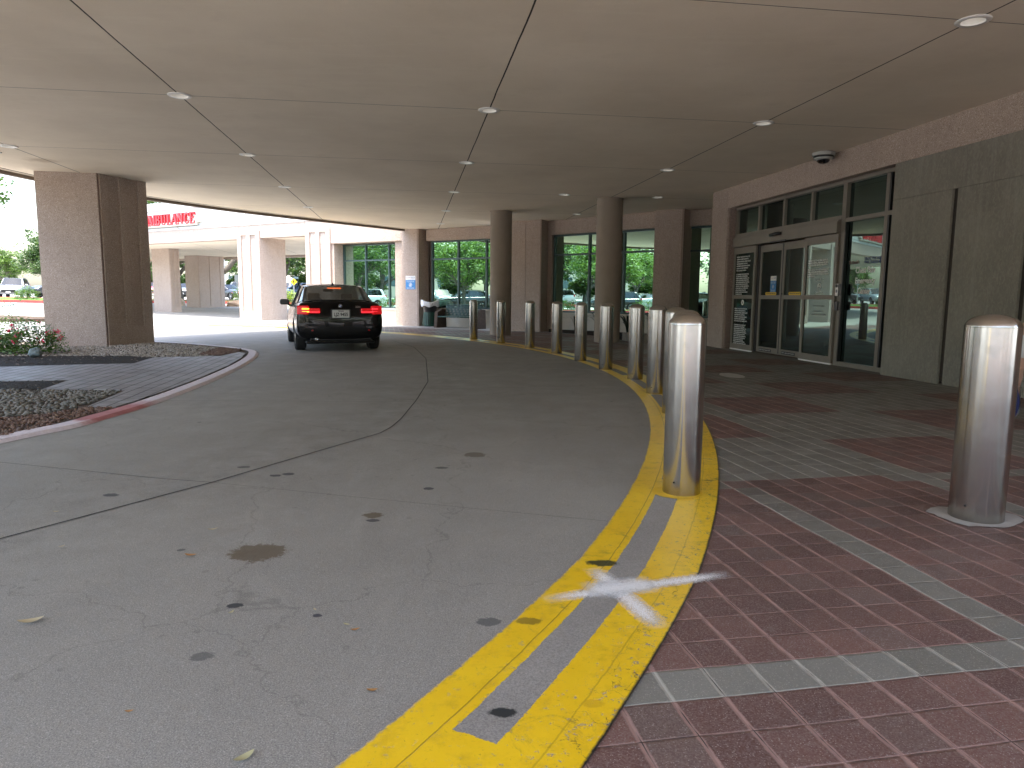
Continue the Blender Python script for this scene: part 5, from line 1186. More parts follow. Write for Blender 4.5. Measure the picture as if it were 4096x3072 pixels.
put('plate_text', join_meshes('t', [text_mesh("LJZ\u00b79455", .098, M_ptx, Mp @ Matrix.Translation((0, .755, 0)), .0008, 'CENTER', .80, bold=.0025), text_mesh("TEXAS", .036, M_ptx, Mp @ Matrix.Translation((0, .845, 0)), .0008, 'CENTER', 1.1, bold=.001)]), pl)
m = MB(); m.box((0, -.82, .80), (.40, .03, .20)); put('plate_recess', bevelled(m.mesh('p', M_black), .01), bm_)
# badge and model lettering
Mb = Matrix.Translation((0, -.775, .965)) @ Matrix.Rotation(R(82), 4, 'X')
m = MB(); m.lathe([(.037, -.01), (.037, .004), (.030, .006)], 28, Mb); ring = m.mesh('r', M_chr)
m = MB(); m.lathe([(.031, 0), (.031, .0065)], 28, Mb); blk = m.mesh('b', M_black)
M_bb = flat('badge_blue', (.02, .12, .45), .3); quads = []
for k in range(4):
    m = MB(); m.add([Mb @ V((0, 0, .0075))] + [Mb @ V((.022 * math.cos(a), .022 * math.sin(a), .0075)) for a in [R(90 * k) + R(90) * i / 6 for i in range(7)]], [list(range(8))]); quads.append(m.mesh('q', M_trim if k % 2 == 0 else M_bb))
put('badge', join_meshes('badge', [ring, blk] + quads), bm_)
put('model_lettering', text_mesh("320i", .055, M_chr, Matrix.Translation((.30, -.788, .930)) @ Matrix.Rotation(R(82), 4, 'X'), .003, 'LEFT', 1.15), bm_)
m = MB(); m.box((0, .36, 1.345), (.30, .03, .028)); put('high_brake_light', bevelled(m.mesh('h', M_hi), .008), bm_)
m = MB(); m.add([(-.035, .62, 1.41), (.035, .62, 1.41), (.03, .86, 1.41), (-.03, .86, 1.41), (0, .62, 1.485), (0, .72, 1.475), (0, .84, 1.43)], [(0, 1, 4), (1, 2, 6, 5, 4), (2, 3, 6), (3, 0, 4, 5, 6), (0, 3, 2, 1)]); put('roof_antenna', bevelled(m.mesh('f', M_blk), .008), bm_)
m = MB(); m.tube([(-.50, -.80, .275), (-.50, -.55, .275)], .04, 20); m.tube([(-.50, -.81, .275), (-.50, -.77, .275)], .045, 20, False); m.build('exhaust', M_chr, bm_, True)
m = MB(); m.box((0, -.70, .285), (1.25, .17, .12)); m.box((0, -.3, .20), (1.4, .9, .06)); put('rear_diffuser', bevelled(m.mesh('d', M_grille), .03), bm_)
m = MB(); m.tube([(-.80, -.66, .615), (-.62, -.790, .615), (0, -.826, .615), (.62, -.790, .615), (.80, -.66, .615)], .006, 6); m.tube([(-.62, -.725, 1.0), (-.655, -.762, .80), (-.60, -.80, .655), (0, -.822, .645), (.60, -.80, .655), (.655, -.762, .80), (.62, -.725, 1.0)], .004, 6); m.build('panel_gap', M_black, bm_)
m = MB(); m.box((0, 1.72, 1.30), (.24, .03, .065)); put('interior_mirror', bevelled(m.mesh('i', M_black), .02), bm_)
m = MB(); m.tube([(.0, 1.72, 1.33), (0, 1.74, 1.39)], .012, 6); m.build('mirror_stem', M_black, bm_)
# trunk lip
m = MB(); m.tube([(-.74, -.60, 1.045), (-.5, -.655, 1.075), (0, -.675, 1.085), (.5, -.655, 1.075), (.74, -.60, 1.045)], [.006, .014, .016, .014, .006], 8); m.build('boot_spoiler', M_blk, bm_, True)

# ------------------------------------------------------------------ parked cars: one of each build, then copies in other paints
PAINT = {k: m_paint_car(k + '_car_paint', c, .3) for k, c in dict(silver=(.32, .34, .36), white=(.62, .63, .64), black=(.012, .013, .015), grey=(.12, .13, .14), red=(.42, .015, .02), blue=(.03, .07, .16), tan=(.30, .26, .20)).items()}
PROT = {}
def parked(kind, col, x, y, face, label, group='cars parked in the lots'):
    """face: direction the nose points, degrees from +Y turning left"""
    if kind not in PROT:
        o = make_car(kind, PAINT[col], label, 'parked_car', None, False, 1, group); PROT[kind] = (o, col, {}); o['bodies'] = 0
        del o['bodies']
    else:
        src, c0, cache = PROT[kind]; o = copy_tree(src)
        if col != c0:
            for ch in o.children:
                nm = ch.name.split('.')[0]
                if nm in ('body', 'roof', 'wing_mirror'):
                    key = (col, ch.data.name)
                    if key not in cache:
                        me = ch.data.copy(); me.materials[0] = PAINT[col]; cache[key] = me
                    ch.data = cache[key]
    a = R(face); L2 = 1.45
    o.location = (x + math.sin(a) * L2, y - math.cos(a) * L2, gz(x, y)); o.rotation_euler.z = a
    o['label'] = label; o['group'] = group
    return o
parked('suv', 'silver', -43.5, 61.5, 205, 'silver SUV facing the lawn at the far left frame edge')
parked('suv', 'black', -41.5, 64.5, 150, 'black SUV beside the silver one, left of the big pillar')
parked('sedan', 'grey', -35.0, 76, 190, 'dark grey car seen in the gap left of the brown grooved pillar')
parked('sedan', 'black', -27.8, 68.5, 245, 'black saloon seen below the slanting tree limb')
parked('suv', 'grey', -28.9, 78, 265, 'grey SUV behind the black saloon below the slanting limb')
parked('suv', 'red', -24.2, 66, 205, 'red SUV half hidden by the near canopy pillar')
parked('suv', 'blue', -19.3, 64, 140, 'dark SUV behind the yellow crossing sign')
parked('suv', 'white', -22.2, 68.5, 180, 'white SUV in the gap left of the crossing sign')
parked('sedan', 'white', -36.2, 82, 180, 'white car farther back between the canopy pillars')
parked('sedan', 'silver', -46.5, 76, 190, 'silver saloon in the row behind the two far-left SUVs')
parked('sedan', 'red', -40.8, 80, 200, 'red car glimpsed above the black SUV bonnet')
# rows beyond the lawn to the left of the drive, which the windows mirror
random.seed(77)
REFL = [('suv', 'white', -36.5, 22.2, 0), ('suv', 'black', -36.0, 14.4, 5), ('sedan', 'silver', -44.5, 9.5, 92), ('suv', 'grey', -45, 18.6, 275), ('sedan', 'white', -44, 24.5, 270), ('suv', 'black', -45, 29.5, 268),
        ('sedan', 'white', -46, 5.8, 90), ('suv', 'silver', -46, 13.2, 272), ('sedan', 'red', -54, 21, 90), ('suv', 'white', -54, 16.2, 90), ('sedan', 'black', -54, 11.6, 90), ('suv', 'silver', -54, 26, 90), ('sedan', 'tan', -54, 7, 90), ('suv', 'white', -55, 2.4, 90), ('sedan', 'blue', -54, 31, 90)]
for i, (k, c, x, y, f_) in enumerate(REFL):
    parked(k, c, x, y, f_, '%s %s in the lot left of the drive, mirrored in the windows' % (c, 'SUV' if k == 'suv' else 'saloon'), 'cars in the lot mirrored by the windows')

# ------------------------------------------------------------------ lawns, kerbs
t = NT('lawn_grass'); n = t.noise(3., 6, .7); n2 = t.noise(40., 3)
c = t.mix(t.rng(n, .3, .7), (.06, .13, .022), (.13, .22, .04)); c = t.mix(t.rng(n2, .3, .7), t.mix(.5, c, (.03, .07, .012)), c)
M_grass = t.surf(t.pbsdf(c, .9, 0, .2, t.bump(n2, .8, .03)))
M_redk = varied('red_painted_kerb', (.42, .06, .055), .2, 2., .7)
def lawn(name, poly, kerb=True):
    zz = [gz(*p) for p in poly]; m = MB(); n = len(poly)
    a = sum(poly[i][0] * poly[(i + 1) % n][1] - poly[(i + 1) % n][0] * poly[i][1] for i in range(n))
    if a < 0: poly = poly[::-1]; zz = zz[::-1]
    vs = [(p[0], p[1], z + .16) for p, z in zip(poly, zz)] + [(p[0], p[1], z - .1) for p, z in zip(poly, zz)]
    m.add(vs, [list(range(n))] + [(i, n + i, n + (i + 1) % n, (i + 1) % n) for i in range(n)]); m.build(name, M_grass, kind='structure')
    m = MB(); out = offset(poly + [poly[0]], -.18) if False else None
    P = poly + [poly[0]]; L = []
    cen = V((sum(p[0] for p in poly) / n, sum(p[1] for p in poly) / n))
    for i in range(n):
        p, q = V(poly[i]), V(poly[(i + 1) % n]); d = (q - p).normalized(); nn = V((d.y, -d.x)); z0, z1 = zz[i], zz[(i + 1) % n]; w = .16
        e = d * .08
        vs = [(*(p - e), z0 - .1), (*(q + e), z1 - .1), (*(q + e + nn * w), z1 - .1), (*(p - e + nn * w), z0 - .1)]; vs += [(x, y, z + .30) for x, y, z in vs]
        m.add(vs, [(0, 3, 2, 1), (4, 5, 6, 7), (0, 1, 5, 4), (1, 2, 6, 5), (2, 3, 7, 6), (3, 0, 4, 7)])
    m.build('lawn_kerb', M_redk, kind='structure')
lawn('lawn', [(-52, 51.5), (-40, 51.0), (-33, 51.2), (-30, 55), (-24.5, 56.6), (-15, 57.0), (-4, 57), (-4, 59.8), (-15, 60.2), (-30, 59.5), (-38, 57.6), (-52, 57.5)])
lawn('lawn', [(-27.2, -8), (-26.5, 6), (-27.0, 12), (-28, 20), (-30.5, 27.5), (-34.5, 27.6), (-33, 20), (-32.5, 10), (-33, -8)])
lawn('lawn', [(-48.5, 0), (-48.5, 33), (-51, 33), (-51, 0)])
MB().prism([(-22.9, 30.1), (-20.8, 28.4), (-19.0, 29.6), (-21.5, 32.0), (-24.5, 33.4)], 0, .12).build('road_island', M_soil, kind='structure')
# wheel stops
for i, (x, y) in enumerate(((-41.9, 58.6), (-39.3, 58.5), (-44.4, 58.6))):
    m = MB(); m.box((0, 0, .09), (1.7, .18, .14)); put('wheel_stop', bevelled(m.mesh('w', M_trim), .03), loc=(x, y, gz(x, y)), label=('white wheel stop in front of the silver SUV', 'white wheel stop by the post of the small sign', 'white wheel stop at the far left frame edge')[i], cat='wheel stop', group='concrete wheel stops by the lawn')

# ------------------------------------------------------------------ signs and poles
M_galv = flat('galvanised_post', (.45, .46, .46), .5, .4)
def post_sign(loc, h, w, hh, label, seed=0):
    o = empty('sign_post', loc, R(15), label=label, cat='sign'); m = MB(); m.box((0, 0, h / 2), (.09, .07, h)); m.build('post', M_galv, o)
    m = MB(); m.box((0, .05, h - hh / 2 + .05), (w, .02, hh)); put('panel', bevelled(m.mesh('p', M_galv), .006), o)
post_sign((-37.9, 58.2, gz(37.9, 58.2)), 2.55, .48, .55, 'small grey-backed sign on a pale post by the parked cars at left')
post_sign((-23.75, 60.8, gz(23.7, 60.8)), 2.3, .4, .6, 'slim grey-backed sign post in front of the black saloon')
cs = empty('crossing_sign', (-18.0, 58.0, .55), R(16), label='yellow diamond crossing sign with a walking figure, left of the car', cat='sign')
m = MB(); m.box((0, 0, .95), (.05, .04, 1.9)); m.build('post', M_galv, cs); KS = .64
m = MB(); m.box(None, (.40, .02, .40), M=Matrix.Translation((0, -.04, 1.7)) @ Matrix.Rotation(R(45), 4, 'Y')); pn = put('panel', bevelled(m.mesh('p', flat('sign_yellow', (.75, .48, .01), .45)), .006), cs)
Ms = Matrix.Translation((0, -.056, 1.7)) @ Matrix.Rotation(R(90), 4, 'X') @ Matrix.Diagonal((KS, KS, 1, 1)); m = MB()
m.lathe([(.05, 0), (.05, .004)], 16, Ms @ Matrix.Translation((.0, .24, 0)))
for a, b, w_ in (((0, .19), (-.02, -.02), .10), ((-.01, 0), (.09, -.22), .055), ((-.03, 0), (-.11, -.22), .055), ((0, .15), (.12, .03), .04), ((0, .15), (-.12, .05), .04)):
    a, b = V(a), V(b); d = (b - a); m.box(None, (w_, d.length, .004), M=Ms @ Matrix.Translation(((a.x + b.x) / 2, (a.y + b.y) / 2, .002)) @ Matrix.Rotation(math.atan2(-d.x, d.y), 4, 'Z'))
m.build('walking_figure', M_black, pn)
for loc, h, lab in (((-66, 92, 1.), 9.5, 'tall lamp post standing among the far trees at left'), ((-30.2, 74, .95), 9.0, 'pale lamp post behind the slanting tree limb'),):
    o = empty('street_lamp', loc, label=lab, cat='street lamp'); m = MB(); m.lathe([(.11, 0), (.07, h)], 12); m.build('pole', M_galv, o, True); m = MB(); m.box((0, 0, h), (1.0, .3, .12)); put('lamp_head', bevelled(m.mesh('h', M_galv), .03), o)

# ------------------------------------------------------------------ trees
M_bark = varied('oak_bark', (.115, .095, .075), .3, 5, .95, 25, .8, .02, obj=True)
M_t = [m_leaf('oak_leaf', (.030, .076, .015), (.08, .15, .028), .28), m_leaf('elm_leaf', (.065, .135, .02), (.15, .24, .04), .32), m_leaf('dark_oak_leaf', (.022, .056, .014), (.06, .115, .027), .25)]
def tree_meshes(seed, trunk_h, R_, H_, n, leaf):
    random.seed(seed); m = MB(); pts = []; tips = []
    def limb(p, d, L, r, lev):
        k = 5; P = [p]; q = p.copy(); dd = d.copy()
        for i in range(k):
            dd = (dd + V((random.uniform(-.16, .16), random.uniform(-.16, .16), random.uniform(-.05, .12)))).normalized(); q = q + dd * L / k; P.append(q.copy())
        m.tube(P, [r * (1 - .55 * i / k) for i in range(k + 1)], 8 if lev < 2 else 5)
        if lev == 3: tips.append(q); tips.append(P[3]); return
        nb = (5, 4, 3)[lev]
        for i in range(nb):
            a = 6.28 * (i + random.uniform(-.3, .3)) / nb; sp = random.uniform(.55, 1.0); b = P[random.randint(3, k)]
            ax = dd.orthogonal().normalized(); ax = Matrix.Rotation(a, 3, dd) @ ax
            nd = (dd * math.cos(sp) + ax * math.sin(sp)); nd.z += .12; limb(b, nd.normalized(), L * random.uniform(.6, .85) * (1.15 if lev == 0 else 1), r * .5, lev + 1)
    limb(V((0, 0, 0)), V((random.uniform(-.06, .06), random.uniform(-.06, .06), 1)).normalized(), trunk_h, .055 * R_ + .06, 0)
    trunk = m.mesh('trunk', M_bark, 60)
    cz = trunk_h + (H_ - trunk_h) * .48; pts = []; rv = (H_ - trunk_h) * .58
    # leaf clumps: on branch tips and spread over an uneven shell, leaving gaps between
    cl = []
    for tpt in tips:
        v = V((tpt.x / R_, tpt.y / R_, (tpt.z - cz) / rv))
        if v.length > 1.05: v = v.normalized() * random.uniform(.85, 1.05)
        cl.append(V((v.x * R_, v.y * R_, cz + v.z * rv)))
    while len(cl) < 190:
        v = V((random.gauss(0, 1), random.gauss(0, 1), random.gauss(0, 1))).normalized(); k = random.uniform(.55, 1.0) * (1 + .28 * noise.noise(v * 1.7 + V((seed * 3.1, 0, 0))))
        if v.z < -.55: continue
        cl.append(V((v.x * R_ * k, v.y * R_ * k, cz + v.z * rv * k)))
    per = n // len(cl)
    for c_ in cl:
        cr = R_ * random.uniform(.10, .20); nn = int(per * random.uniform(.6, 1.4))
        for i in range(nn):
            v = V((random.gauss(0, .5), random.gauss(0, .5), random.gauss(0, .36))); pts.append(c_ + v * cr)
    m = MB(); leaf_cloud(m, pts, leaf * .7, leaf * 1.35, seed)
    return trunk, m
TP = []
for i, (sd, th, r_, h_, n, lf, mt) in enumerate([(1, 2.4, 4.2, 8.2, 13000, .24, 0), (2, 2.2, 3.8, 7.2, 12000, .23, 1), (3, 3.0, 4.8, 10., 14000, .28, 2), (4, .9, 4.4, 8.4, 14000, .34, 0)]):
    tk, lm = tree_meshes(sd, th, r_, h_, n, lf); TP.append((tk, lm.mesh('crown', M_t[mt])))
def tree(i, x, y, sc, rz, label, group, z=None, name='oak_tree', sz=None):
    o = empty(name, (x, y, gz(x, y) if z is None else z), rz, label=label, cat='tree', group=group); o.scale = (sc, sc, sz or sc)
    put('trunk', TP[i][0], o); put('crown', TP[i][1], o); return o
GA = 'trees around the car park'
tree(0, -35.6, 43.5, 1.1, .4, 'tall loose-leaved tree reaching in at the top of the left frame edge', GA, sz=1.55)
tree(2, -46.0, 71, .70, 1.2, 'leafy oak behind the black SUV, against the big pillar', GA)
tree(1, -57, 79, .72, 2.2, 'bright yellow-green tree at the far left beyond the silver SUV', GA)
tree(2, -72, 112, .95, .3, 'dark distant tree by the tall lamp post at left', GA)
tree(1, -60, 100, .8, 2.7, 'distant tree between the bright tree and the leafy oak', GA)
tree(0, -50.5, 92, .85, 3.1, 'distant oak behind the row at left', GA)
tree(2, -28.6, 60.5, 1.15, .9, 'big oak behind the ambulance canopy, seen through its left gap', GA)
tree(0, -20.5, 62.5, 1.2, 1.1, 'oak with a long slanting limb seen through the ambulance canopy', GA)
tree(0, -14.3, 59.5, 1.1, 4.2, 'oak behind the crossing sign', GA)
bush('shrub', (-16.6, 52.5, gz(16.6, 52.5)), .8, .8, 1.3, 900, .11, 'low light green shrub behind the mirror of the black car', 48, 0, M_yleaf)
for k, (x, y, s_, rz) in enumerate([(-66, 90, .62, .7), (-59, 94, .66, 1.7), (-73, 97, .66, 3.), (-53, 88, .6, 5.2), (-78, 102, .7, 2.), (-57, 108, 1.3, .3), (-50, 100, 1.2, .5), (-44, 96, 1.15, 1.9), (-39, 101, 1.25, 2.6), (-33, 95, 1.2, 3.3), (-28, 99, 1.3, .1), (-22, 93, 1.2, 5.), (-16, 96, 1.3, 1.1), (-64, 112, 1.35, 4.1), (-10, 100, 1.3, 2.2)]):
    tree(3, x, y, s_, rz, 'bushy tree in the dense line beyond the parked cars at left', 'far line of trees behind the cars', name='bushy_tree')
for k, (x, y, s_, rz) in enumerate([(-70, 38, 1.2, .3), (-70, 29, 1.3, 1.5), (-69, 20, 1.2, 2.5), (-70, 11, 1.3, 3.5), (-69, 3, 1.2, 4.5), (-68, -6, 1.2, 5.5)]):
    tree(3, x, y, s_, rz, 'bushy tree closing the lot on the left, mirrored in the windows', 'row of bushy trees closing the left lot', name='bushy_tree')
for k, (x, y, s_, rz) in enumerate([(-30, -20, 1.2, .3), (-22, -25, 1.3, 1.5), (-14, -27, 1.2, 2.5), (-6, -28, 1.3, 3.5), (2, -28, 1.25, 4.5), (10, -27, 1.3, 5.5), (18, -25, 1.3, .9), (26, -20, 1.3, 2.9)]):  # unseen treeline added behind the camera to darken car and bollard reflections
    tree(3, x, y, s_, rz, 'bushy tree added unseen behind the viewpoint to darken reflections', 'unseen trees added behind the viewpoint for darker reflections', name='bushy_tree')
GB = 'trees on the lawn left of the drive, mirrored in the windows'
for k, (i, x, y, s_, rz, lab) in enumerate([(0, -29.8, 24.2, .82, .2, 'oak on the left lawn mirrored large in the window by the pier'), (1, -30.2, 16.6, .86, 1.4, 'elm on the left lawn mirrored in the bench window'), (0, -30.0, 9.0, .85, 2.0, 'oak mirrored in the window right of the nearer column'), (2, -30.3, .5, .85, 2.9, 'dark oak at the near end of the left lawn'),
        (1, -49.7, 27, 1.05, .8, 'bright elm in the lot strip behind the mirrored white SUV'), (2, -49.7, 18, 1.0, 4.0, 'dark oak in the middle of the lot strip'), (1, -49.7, 9, .9, 5.1, 'elm in the lot strip at the mirrored white cars'), (0, -62, 24, 1.25, 1.7, 'oak far beyond the left lot, behind the lot strip'), (2, -63, 12, 1.15, .7, 'dark oak far beyond the left lot'), (1, -64, 34, 1.3, 2.1, 'large elm closing the far left lot'), (0, -63, 1, 1.2, 3.7, 'oak at the near corner of the far left lot')]):
    tree(i, x, y, s_, rz, lab, GB)
# slanting limb of the oak behind the canopy
random.seed(8); m = MB(); m.tube([(-24.6, 57.6, 2.3), (-23.9, 57.3, 2.65), (-23.0, 57.2, 3.3), (-22.2, 57.2, 4.3), (-21.4, 57.1, 5.3), (-20.6, 57, 6.2)], [.17, .19, .21, .23, .26, .3], 10)
m.tube([(-24.6, 57.6, 2.3), (-24.9, 57.6, 3.0), (-24.8, 57.6, 3.9), (-24.2, 57.6, 4.8)], [.17, .15, .12, .09], 8)
m.tube([(-20.6, 57, 6.2), (-20.4, 57.6, 3.4), (-20.3, 58, .7)], [.3, .36, .42], 10)
m.build('bare_oak_limb', M_bark, None, True, label='thick bare limb slanting down to the left under the ambulance canopy edge', cat='tree limb')
# hedge row mirrored in the middle window
for k, (x, y) in enumerate(((-29.8, 12.6), (-29.6, 7.2), (-31.2, 20.4))): bush('hedge', (x, y, .14), .8, 2.0, 1.0, 1500, .13, ('low hedge on the left lawn beside the mirrored oak', 'low hedge at the near part of the left lawn', 'low hedge on the left lawn by the mirrored elm')[k], 60 + k)
# far buildings and the hedge line closing the horizon
M_fb = flat('far_wall', (.52, .46, .37), .8); M_fw = flat('far_windows', (.08, .12, .13), .3)
for k, (x, y, sx, sy, h, lab) in enumerate(((-92, 16, 14, 40, 5, 'long tan low building beyond the lot on the left'), (-30, 150, 60, 14, 6, 'pale low building beyond the far line of trees'))):
    o = empty('low_building', (x, y, 1.0 if k else .9), label=lab, cat='building'); m = MB(); m.box((0, 0, h / 2), (sx, sy, h)); m.box((0, 0, h + .2), (sx + .8, sy + .8, .4)); m.build('walls', M_fb, o); m = MB()
    for i in range(9):
        if sx < sy: m.box((sx / 2 + .02, -sy / 2 + 3 + i * (sy - 6) / 8, h * .5), (.06, 2.4, 1.6))
        else: m.box((-sx / 2 + 4 + i * (sx - 8) / 8, -sy / 2 - .02, h * .5), (3.2, .06, 1.8))
    m.build('windows', M_fw, o)

# ------------------------------------------------------------------ fallen leaves on the drive
M_fl = [flat('dry_leaf_tan', (.40, .33, .20), .7), flat('dry_leaf_brown', (.34, .17, .05), .7), flat('dry_leaf_olive', (.36, .33, .18), .7)]
LV = [(-1.76, 2.44, .085, .5, 0, 'long pale dry leaf curled on the concrete at lower left'), (-.69, 1.69, .06, .9, 2, 'pale curled leaf near the bottom edge left of the stripe'), (-1.48, 3.11, .055, .0, 1, 'brown dry leaf left of the oil stain'), (-1.53, 3.47, .05, .5, 0, 'pale leaf above left of the oil stain'), (-.56, 2.40, .035, .4, 1, 'small orange leaf left of the yellow stripe'), (-.60, 2.44, .03, 2.7, 2, 'small olive leaf beside the orange one'), (-1.10, 1.89, .025, .2, 1, 'tiny orange leaf low in the middle of the concrete'), (-.42, 2.01, .035, .1, 1, 'orange-brown leaf close to the yellow stripe'), (-2.14, 3.21, .03, .9, 0, 'tiny pale leaf left of the long joint'), (-2.51, 3.74, .035, .1, 0, 'thin pale leaf just below the long joint'), (-1.06, 2.53, .03, 1.2, 2, 'little pale leaf under the dark spot'), (-.75, 2.56, .025, 2.2, 0, 'pale speck of leaf beside a dark spot')]
for x, y, s, a, c_, lab in LV:
    m = MB(); vs = []
    for i in range(9):
        t_ = i / 8; w_ = s * .20 * math.sin(math.pi * min(1, t_ * .97 + .03)) ** .8; zz = s * .16 * (2 * t_ - 1) ** 2 + .002
        vs += [((t_ - .5) * s, w_ + .1 * s * (t_ - .5) ** 2, zz + w_ * .35), ((t_ - .5) * s, .1 * s * (t_ - .5) ** 2, zz), ((t_ - .5) * s, -w_ + .1 * s * (t_ - .5) ** 2, zz + w_ * .3)]
    m.add(vs, [(3 * i + k, 3 * i + 3 + k, 3 * i + 4 + k, 3 * i + 1 + k) for i in range(8) for k in (0, 1)])
    m.build('fallen_leaf', M_fl[c_], None, True, (x, y, .0062), a, label=lab, cat='leaf', group='dry leaves on the drive')

# ------------------------------------------------------------------ the walking person at the right edge
def skin(name, nodes, edges, root, mat, sub=2):
    ids = {k: i for i, k in enumerate(nodes)}; me = bpy.data.meshes.new(name); me.from_pydata([nodes[k][0] for k in nodes], [(ids[a], ids[b]) for a, b in edges], [])
    o = bpy.data.objects.new('sk', me); COL.objects.link(o); s = o.modifiers.new('sk', 'SKIN'); s.use_smooth_shade = True
    d = me.skin_vertices[0].data
    for k, i in ids.items():
        r = nodes[k][1]; d[i].radius = r if isinstance(r, tuple) else (r, r); d[i].use_root = (k == root)
    sb = o.modifiers.new('s', 'SUBSURF'); sb.levels = sb.render_levels = sub
    out = baked(o); out.materials.clear(); out.materials.append(mat); out.polygons.foreach_set('use_smooth', [True] * len(out.polygons)); return out
M_skin = flat('skin', (.50, .30, .22), .5, **{'Subsurface_Weight': .05}); M_short = varied('white_shorts', (.62, .61, .60), .06, 8, .8); M_shoe = flat('white_shoe', (.68, .68, .66), .5); M_sole = flat('navy_sole', (.008, .012, .085), .55)
t = NT('black_white_print'); v = t.voro(26., 'DISTANCE_TO_EDGE', t.obj(), 'Distance'); w_ = t.noise(22., 4, .6, t.obj(), 2.2)
M_print = t.surf(t.pbsdf(t.mix(t.rng(t.m('ADD', t.m('MULTIPLY', v, .6), t.m('MULTIPLY', w_, .5)), .27, .30), (.015, .015, .018), (.66, .65, .64)), .8))
# local axes: +Y is the walking direction (away from the camera), +X to the right
pe = empty('person', (5.22, 6.96, .006), R(-36), label='person walking away in white shorts and black-and-white printed top, cut by the right frame edge', cat='person')
nd = {'pel': ((0, 0, .90), (.145, .105)), 'wst': ((0, .01, 1.05), (.125, .09)), 'che': ((0, .015, 1.24), (.150, .10)), 'shl': ((0, .0, 1.39), (.11, .075)), 'nek': ((0, .01, 1.45), .052), 'hd0': ((0, .03, 1.53), (.066, .075)), 'hd1': ((0, .03, 1.61), (.078, .092)), 'hd2': ((0, .02, 1.68), (.060, .07)),
      'lh': ((-.135, 0, .84), .088), 'lk': ((-.135, .06, .50), .056), 'lc': ((-.135, -.10, .445), .056), 'la': ((-.135, -.30, .375), .034), 'lf': ((-.135, -.345, .33), .036), 'lt': ((-.135, -.345, .16), .034),
      'rh': ((.095, 0, .84), .088), 'rk': ((.095, .03, .48), .056), 'rc': ((.095, -.01, .34), .056), 'ra': ((.095, -.04, .09), .034), 'rf': ((.095, .0, .045), .034), 'rt': ((.10, .13, .03), .03)}
ed = [('pel', 'wst'), ('wst', 'che'), ('che', 'shl'), ('shl', 'nek'), ('nek', 'hd0'), ('hd0', 'hd1'), ('hd1', 'hd2'), ('pel', 'lh'), ('lh', 'lk'), ('lk', 'lc'), ('lc', 'la'), ('la', 'lf'), ('lf', 'lt'), ('pel', 'rh'), ('rh', 'rk'), ('rk', 'rc'), ('rc', 'ra'), ('ra', 'rf'), ('rf', 'rt')]
for s, sn, sw in ((-1, 'l', .16), (1, 'r', -.14)):
    nd.update({sn + 's': ((s * .140, .02, 1.375), .048), sn + 'e': ((s * .125, .15 + sw * .2, 1.15), .034), sn + 'w': ((s * .07, .30 + sw * .3, 1.02), .024), sn + 'p': ((s * .06, .36 + sw * .3, .98), (.020, .034))})
    ed += [('shl', sn + 's'), (sn + 's', sn + 'e'), (sn + 'e', sn + 'w'), (sn + 'w', sn + 'p')]
    for f_ in range(4):
        y0 = .38 + sw * .3 + (f_ - 1.5) * .020; L = (.066, .076, .072, .056)[f_]; b = (s * .06, y0, .955)
        nd.update({sn + 'f%da' % f_: (b, .0095), sn + 'f%db' % f_: ((b[0] - s * .006, y0 + .006, b[2] - L * .55), .0085), sn + 'f%dc' % f_: ((b[0] - s * .022, y0 + .010, b[2] - L), .0075)})
        ed += [(sn + 'p', sn + 'f%da' % f_), (sn + 'f%da' % f_, sn + 'f%db' % f_), (sn + 'f%db' % f_, sn + 'f%dc' % f_)]
    nd.update({sn + 'ta': ((s * .05, .40 + sw * .3, 1.0), .011), sn + 'tb': ((s * .04, .425 + sw * .3, .965), .009)}); ed += [(sn + 'p', sn + 'ta'), (sn + 'ta', sn + 'tb')]
LEAN = lambda d: {k: ((p[0] + .15 * max(0., p[2] - .88), p[1], p[2]), r_) for k, (p, r_) in d.items()}    # weight over the right leg
put('body', skin('body', LEAN(nd), ed, 'pel', M_skin), pe)
sh = {'p': ((0, 0, .93), (.175, .135)), 'm': ((0, 0, .86), (.17, .13)), 'l': ((-.12, .01, .78), .108), 'l2': ((-.135, .045, .62), .10), 'r': ((.10, .005, .78), .118), 'r2': ((.103, .02, .62), .112)}
put('shorts', skin('shorts', sh, [('p', 'm'), ('m', 'l'), ('l', 'l2'), ('m', 'r'), ('r', 'r2')], 'p', M_short), pe)
tp = {'h': ((.012, 0, .83), (.172, .155)), 'w': ((.01, .01, 1.03), (.165, .135)), 'c': ((.01, .015, 1.22), (.165, .125)), 's': ((0, 0, 1.375), (.15, .095)), 'l': ((-.12, .02, 1.37), .066), 'l2': ((-.125, .11, 1.24), .054), 'r': ((.14, .01, 1.37), .068), 'r2': ((.145, .10, 1.24), .056)}
put('printed_top', skin('top', LEAN(tp), [('h', 'w'), ('w', 'c'), ('c', 's'), ('s', 'l'), ('l', 'l2'), ('s', 'r'), ('r', 'r2')], 'h', M_print), pe)
m = MB(); bmh = bmesh.new(); bmesh.ops.create_uvsphere(bmh, u_segments=28, v_segments=18, radius=1)
for v_ in bmh.verts:
    v_.co = V((v_.co.x * .098 + .112, v_.co.y * .112 - .012, v_.co.z * .115 + 1.635 + (-.05 if v_.co.y < .2 and v_.co.z < 0 else 0)))
bmesh.ops.delete(bmh, geom=[f for f in bmh.faces if f.calc_center_median().y > .055 and f.calc_center_median().z < 1.69], context='FACES')
me = bpy.data.meshes.new('hair'); bmh.to_mesh(me); bmh.free(); me.materials.append(flat('brown_hair', (.05, .03, .02), .6)); me.polygons.foreach_set('use_smooth', [True] * len(me.polygons)); put('hair', me, pe)
m = MB()   # face
for s in (1, -1): m.lathe([(.001, 0), (.011, .004), (.001, .008)], 10, Matrix.Translation((s * .032 + .111, .112, 1.62)) @ Matrix.Rotation(R(-90), 4, 'X'))
